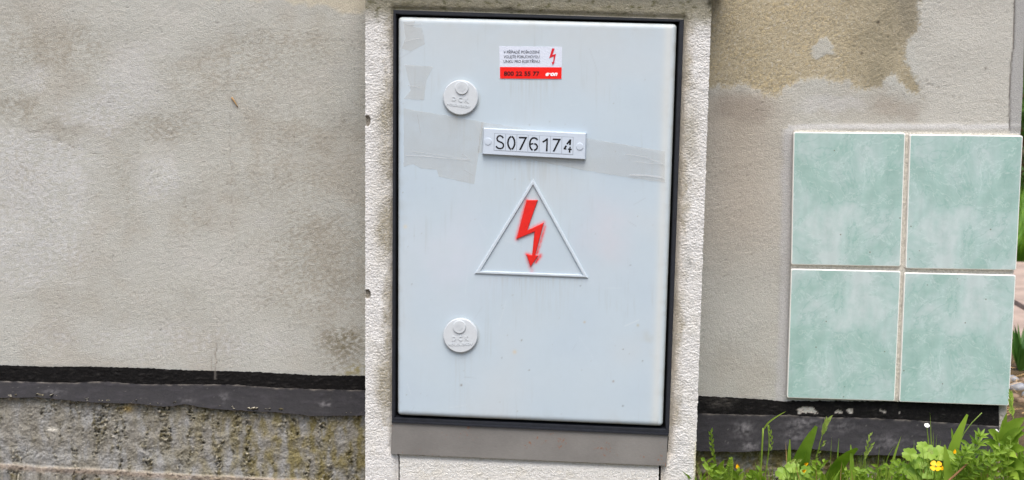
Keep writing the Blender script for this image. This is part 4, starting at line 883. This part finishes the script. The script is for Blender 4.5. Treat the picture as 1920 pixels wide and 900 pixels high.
o = plant('seeding_stalk', 1620, .1, 'grassy clump with two fine seed spikes next to sprawling dock leaf', 'grass')
for k, (tx_, ty_) in enumerate([(1632, 812), (1636, 832)]):
    p = path_pts([(1612, 905), (1620, 860), (tx_, ty_)], .1, .08); stem(o, p, .001, .0006); spikelets(o, p[-2:], 9, .009, .003, 'seed', k+20)
for k in range(10): leaf('blade', path_pts([(1612+k, 905), (1606+k*2.4, 880), (1600+k*4, 846+abs(k-4)*3)], .1, .08), .0032, MT['blade'], o, 'blade', .3*(-1)**k, .3, seed=k)
o = plant('leafy_weed', 1893, .1, 'tall leafy weed at the wall corner with white petals', 'weed')
stem(o, path_pts([(1880, 912), (1876, 860), (1874, 820), (1880, 790)], .08, .05), .002, .0013)
leaf('leaf', path_pts([(1877, 830), (1882, 795), (1888, 773)], .06, .04, False), .010, MT['leaf'], o, 'lance', .2, .25)
for k, pl in enumerate([[(1876, 845), (1895, 815), (1925, 798)], [(1876, 850), (1900, 838), (1926, 842)], [(1876, 835), (1900, 800), (1922, 782)], [(1874, 850), (1858, 830), (1842, 826)], [(1874, 862), (1852, 852), (1838, 858)], [(1878, 870), (1902, 868), (1924, 880)], [(1876, 880), (1856, 878), (1842, 890)], [(1878, 888), (1895, 885), (1912, 900)], [(1880, 840), (1905, 815), (1922, 812)], [(1874, 828), (1862, 812), (1852, 806)], [(1878, 862), (1890, 850), (1908, 860)]]):
    leaf('leaf', path_pts(pl, .06, .02, False), .016+.005*(k % 3), MT['leaf'], o, 'lance', .5*(-1)**k, .25, .08, 14, .3, k)
for c_ in ((1867, 809), (1888, 826)): flower(o, at(*c_, .04), .0042, 'wpetal', 5, (0, -1, 1.2))
stem(o, path_pts([(1874, 850), (1870, 830), (1867, 811)], .06, .042, False), .0007, .0006); stem(o, path_pts([(1876, 850), (1884, 838), (1888, 828)], .06, .042, False), .0007, .0006)
o = plant('grass_stalk', 1900, .12, 'tall green grass spike standing past the wall corner', 'grass')
p = path_pts([(1912, 905), (1908, 830), (1897, 780), (1895, 738)], .1, .12); stem(o, p, .0016, .0009); spikelets(o, p[-2:], 14, .012, .0036, 'blade', 9); leaf('blade', path_pts([(1910, 905), (1914, 840), (1903, 790)], .1, .1), .006, MT['blade'], o, 'blade', .3)
o = plant('white_flower', 1738, .12, 'tiny white flower on thin stalk before the black band', 'flower')
p = path_pts([(1744, 905), (1741, 840), (1738, 798)], .12, .1); stem(o, p, .0008, .0005); flower(o, p[-1], .0044, 'wpetal', 5, (0, -1, 1.2))

# -- look-alike fillers along the wall foot
LM = [(1318, 'pillar foot'), (1345, 'knotted seed stalk'), (1368, 'feathery weed'), (1384, 'closed yellow bud'), (1430, 'pair of thin grass stalks'), (1478, 'upright blunt leaf'), (1505, 'dock leaf reaching over the strip'), (1530, 'drooping seed head'), (1568, 'sprawling dock leaf'),
      (1620, 'two fine seed spikes'), (1672, 'hooked grass blade'), (1720, 'yellow celandine flower'), (1758, 'fan of fresh grass'), (1788, 'tongue-shaped leaf'), (1825, 'whorled bedstraw'), (1885, 'leafy corner weed'), (1960, 'soil beyond the wall corner')]
def near(px): return min(LM, key=lambda q: abs(q[0]-px))[1]
def filler_leafy(px, top, Y, k):
    o = plant('broadleaf_weed', px, Y, 'low weed with lance-shaped leaves beside the '+near(px), 'weed', 'broadleaf weeds along the wall foot'); rg = np.random.default_rng(k)
    for i in range(int(rg.integers(7, 12))):
        dx = rg.uniform(-34, 34); ty_ = top+rg.uniform(0, 34)+abs(dx)*.3
        leaf('leaf', path_pts([(px+dx*.1, 918), (px+dx*.45, (ty_+905)/2-6), (px+dx, ty_)], Y, Y-rg.uniform(0, .06)), rg.uniform(.007, .017), MT['leaf' if i % 3 else 'leaf_pale'], o, rg.choice(['lance', 'spoon', 'lance']), rg.uniform(-.6, .6), .25, .06, 12, rg.uniform(-.4, .4), k*10+i)
def filler_grass(px, top, Y, k):
    o = plant('grass_tuft', px, Y, 'low tuft of narrow grass beside the '+near(px), 'grass', 'low grass tufts along the wall foot'); rg = np.random.default_rng(k+500)
    for i in range(int(rg.integers(7, 12))):
        dx = rg.uniform(-26, 26); ty_ = top-14*rg.random()**2*2+rg.uniform(0, 28)+abs(dx)*.3
        leaf('blade', path_pts([(px+dx*.15, 918), (px+dx*.4, (ty_+905)/2), (px+dx, ty_)], Y, Y-rg.uniform(-.01, .05)), rg.uniform(.0024, .0050), MT['straw' if i % 6 == 5 else 'blade'], o, 'blade', rg.uniform(-.7, .7), .3, 0, 9, rg.uniform(-.6, .6), k*10+i)
def filler_sprig(px, top, Y, k):
    o = plant('leafy_sprig', px, Y, 'thin branching sprig with tiny leaves beside the '+near(px), 'weed', 'thin sprigs along the wall foot'); rg = np.random.default_rng(k+900)
    for i in range(3):
        dx = rg.uniform(-24, 24); ty_ = top-6+rg.uniform(0, 26); p = path_pts([(px+dx*.1, 918), (px+dx*.4+rg.uniform(-4, 4), (ty_+905)/2), (px+dx, ty_)], Y, Y-rg.uniform(0, .03)); stem(o, p, .0010, .0005); q = resample(p[1:], 12)
        for m in range(2, 12):
            d = np.array([(-1)**m*rg.uniform(.5, 1), rg.uniform(-.9, .2), rg.uniform(.1, .8)]); l_ = rg.uniform(.008, .016)
            leaf('leaf', [q[m], q[m]+d*l_*.6+np.array([0, 0, .001]), q[m]+d*l_], rg.uniform(.004, .007), MT['leaf'], o, 'lance', rg.uniform(-.5, .5), .3, .1, 5, seed=m)
rg = np.random.default_rng(11); k = 0
for px in np.concatenate([np.arange(1316, 1600, 17), np.arange(1600, 1990, 9.5)]):
    x = px+rg.uniform(-7, 7); Y = rg.uniform(-.04, .12); right = np.clip((x-1560)/330, 0, 1)
    top = 878-34*right-rg.uniform(0, 14+16*right)
    if 1685 < x < 1850: Y = rg.uniform(.06, .13); top += 8
    (filler_leafy, filler_grass, filler_sprig, filler_grass, filler_grass, filler_sprig, filler_grass)[k % 7](x, top, Y, k); k += 1
# short grass and moss nobody could count
def blade_field(name, pts, hmin, hmax, wd, mat, label, cat, seed):
    rg = np.random.default_rng(seed); n = len(pts); az = rg.uniform(0, 2*np.pi, n); h = rg.uniform(hmin, hmax, n); ln = rg.uniform(.15, .7, n)*h; w_ = wd*rg.uniform(.6, 1.3, n)
    d = np.stack([np.cos(az), np.sin(az), 0*az], 1); e = np.stack([-np.sin(az), np.cos(az), 0*az], 1); z = np.array([0, 0, 1.0]); V = []
    for s, q in ((0, 1), (.4, .9), (.75, .6), (1, .08)):
        c_ = pts+d*(ln*s*s)[:, None]+z*(h*(s-.25*s*s))[:, None]; V += [c_-e*(w_*q/2)[:, None], c_+e*(w_*q/2)[:, None]]
    V = np.stack(V, 1); i = np.arange(n)[:, None, None]*8+np.array([[0, 1, 3, 2], [2, 3, 5, 4], [4, 5, 7, 6]])[None]
    o = mesh_obj(name, V.reshape(-1, 3), i.reshape(-1, 4), MT[mat], None, True); return tag(o, label, cat, kind='stuff')
rg = np.random.default_rng(3)
xw = float(at(1310, 900, .1)[0])
x = rg.uniform(xw+.02, xw+2.2, 5000); y = .2-rg.exponential(.35, 5000); y = np.maximum(y, -1.6)
blade_field('short_grass', np.stack([x, y, ground_z(x, y)-.004], 1), .03, .10, .004, 'blade', 'short green grass covering the soil along the wall', 'grass', 1)
# ================================================================== BEYOND THE CORNER
def gpt(px, py, z=0.0):
    d = (px-960)/FPX*RT+(py-450)/FPX*DN+FW; return CAM+d*((z-CAM[2])/d[2])
g0 = gpt(1905, 655); g1 = gpt(1905, 505)
slabs = []
x = float(g0[0])-1.1; i = 0
while x < float(g0[0])+3.2:
    wd = 0.62+0.2*((i*37) % 5)/5
    V = []
    y0_, y1_ = float(g0[1]), float(g1[1]); rg2 = np.random.default_rng(i)
    o = box('path_slab' if False else 'path', (x, y0_+rg2.uniform(-.03, .03), -.03), (x+wd-.025, y1_+rg2.uniform(-.05, .05), .03+rg2.uniform(0, .01)), MT['path']) if i == 0 else mesh_obj('slab', *(lambda a, b: ([(a[0],a[1],a[2]),(b[0],a[1],a[2]),(b[0],b[1],a[2]),(a[0],b[1],a[2]),(a[0],a[1],b[2]),(b[0],a[1],b[2]),(b[0],b[1],b[2]),(a[0],b[1],b[2])], [(0,3,2,1),(4,5,6,7),(0,1,5,4),(1,2,6,5),(2,3,7,6),(3,0,4,7)]))((x, y0_+rg2.uniform(-.03, .03), -.03), (x+wd-.025, y1_+rg2.uniform(-.05, .05), .03+rg2.uniform(0, .01))), MT['path'], slabs[0])
    slabs.append(o); x += wd; i += 1
tag(slabs[0], kind='structure')
lp = gpt(1912, 697); lo = empty('strap_leaf_plant', tuple(lp), 'dark green strap-leaved garden plant beside the stone path', 'plant')
rg = np.random.default_rng(21)
for k in range(16):
    az = rg.uniform(0, 6.28); h = rg.uniform(.07, .15); r = rg.uniform(.02, .07)
    leaf('leaf', [lp, lp+np.array([np.cos(az)*r*.5, np.sin(az)*r*.5, h*.6]), lp+np.array([np.cos(az)*r, np.sin(az)*r, h])], rg.uniform(.016, .024), MT['leaf_lily'], lo, 'lance', rg.uniform(-.5, .5), .35, 0, 9, seed=k)
for k, (px, py, r, mt, lab) in enumerate([(1905, 732, .022, 'stone', 'pale bluish pebble on the dry soil by the corner'), (1897, 748, .016, 'stoneb', 'small brown pebble on the dry soil by the corner'), (1915, 755, .014, 'stoneb', 'flat brown pebble among dry straw'), (1897, 716, .018, 'stone', 'grey pebble below the strap-leaved plant'), (1922, 722, .020, 'stoneb', 'rounded brown stone behind the grey pebbles'), (1930, 745, .018, 'stone', 'grey stone lying in straw beyond the corner')]):
    c_ = gpt(px, py); bm = bmesh.new(); bmesh.ops.create_icosphere(bm, subdivisions=2, radius=r)
    for v in bm.verts: f = 1+.22*float(gnoise(v.co.x/r*1.1+k, v.co.z/r*1.1+v.co.y/r, 7)); v.co = Vector((v.co.x*1.25*f, v.co.y*f, v.co.z*.7*f))
    V = [tuple(v.co+Vector(c_)+Vector((0, 0, r*.35))) for v in bm.verts]; F = [tuple(v.index for v in f.verts) for f in bm.faces]; bm.free()
    tag(mesh_obj('pebble', V, F, MT[mt], None, True), lab, 'pebble')
rg = np.random.default_rng(31); c0 = gpt(1905, 765); n = 900
x = c0[0]+rg.uniform(-.35, .9, n); y = c0[1]+rg.uniform(-.25, .75, n); a = rg.uniform(0, 3.14, n); l_ = rg.uniform(.02, .07, n)
d = np.stack([np.cos(a)*l_, np.sin(a)*l_, rg.uniform(-.1, .2, n)*l_], 1); e = np.stack([-np.sin(a), np.cos(a), .4+0*a], 1)*.0016; p0 = np.stack([x, y, ground_z(x, y)+rg.uniform(.002, .02, n)], 1)
V = np.stack([p0-e, p0+e, p0+d+e*.6, p0+d-e*.6], 1).reshape(-1, 3)
tag(mesh_obj('dry_straw', V, np.arange(n*4).reshape(-1, 4), MT['straw'], None), 'dry brown straw scattered on soil beyond the wall corner', 'straw', kind='stuff')
n = 40000; ymin = float(g1[1])+.05
y = ymin+(rg.random(n)**1.7)*9; x = g1[0]-.9+rg.uniform(0, 1, n)*(2.6+(y-ymin)*1.1); 
blade_field('lawn', np.stack([x, y, ground_z(x, y)-.004], 1), .08, .24, .008, 'lawn', 'green lawn grass beyond the stone path', 'grass', 2)
def shrub(px, Y, w_, h, seed, lab):
    rg = np.random.default_rng(seed); c_ = at(px, 170, Y); x0 = float(c_[0]); o = empty('shrub', (x0, Y, 0), lab, 'shrub')
    for k in range(5): tube([np.array([x0+rg.uniform(-.1, .1), Y, -.02]), np.array([x0+rg.uniform(-.4, .4)*w_, Y+rg.uniform(-.2, .2), h*.4]), np.array([x0+rg.uniform(-.8, .8)*w_, Y+rg.uniform(-.4, .4), h*.8])], .035, MT['bark'], 'branch', o, 6, .012)
    n = 5200; u = rg.normal(size=(n, 3)); u /= np.linalg.norm(u, axis=1)[:, None]; r = rg.random(n)**.4
    cl = rg.normal(size=(40, 3)); cl /= np.linalg.norm(cl, axis=1)[:, None]; r = r*(0.75+.35*np.max(u@cl.T, 1)**8)
    ctr = np.array([x0, Y, h*.52])+u*r[:, None]*np.array([w_, w_*.7, h*.52]); ctr[:, 2] = np.maximum(ctr[:, 2], .03)
    a = rg.normal(size=(n, 3)); a /= np.linalg.norm(a, axis=1)[:, None]; b = np.cross(a, rg.normal(size=(n, 3))); b /= np.linalg.norm(b, axis=1)[:, None]
    s_ = rg.uniform(.03, .055, n)[:, None]; V = np.stack([ctr-a*s_, ctr+b*s_*.45, ctr+a*s_, ctr-b*s_*.45], 1).reshape(-1, 3)
    mesh_obj('crown', V, np.arange(n*4).reshape(-1, 4), MT['hedge'], o)
shrub(1960, 9.5, 1.5, 1.9, 1, 'dense dark shrub behind the lawn past the wall corner'); shrub(2330, 11.5, 1.9, 2.3, 2, 'tall loose shrub at the far end of the lawn'); shrub(2650, 9.0, 1.5, 1.7, 3, 'rounded shrub beside the far lawn edge')
shrub(1780, 10.5, 1.6, 2.0, 4, 'broad shrub standing behind the rendered wall'); shrub(2150, 12.5, 2.0, 2.6, 5, 'highest shrub between two others behind the lawn')
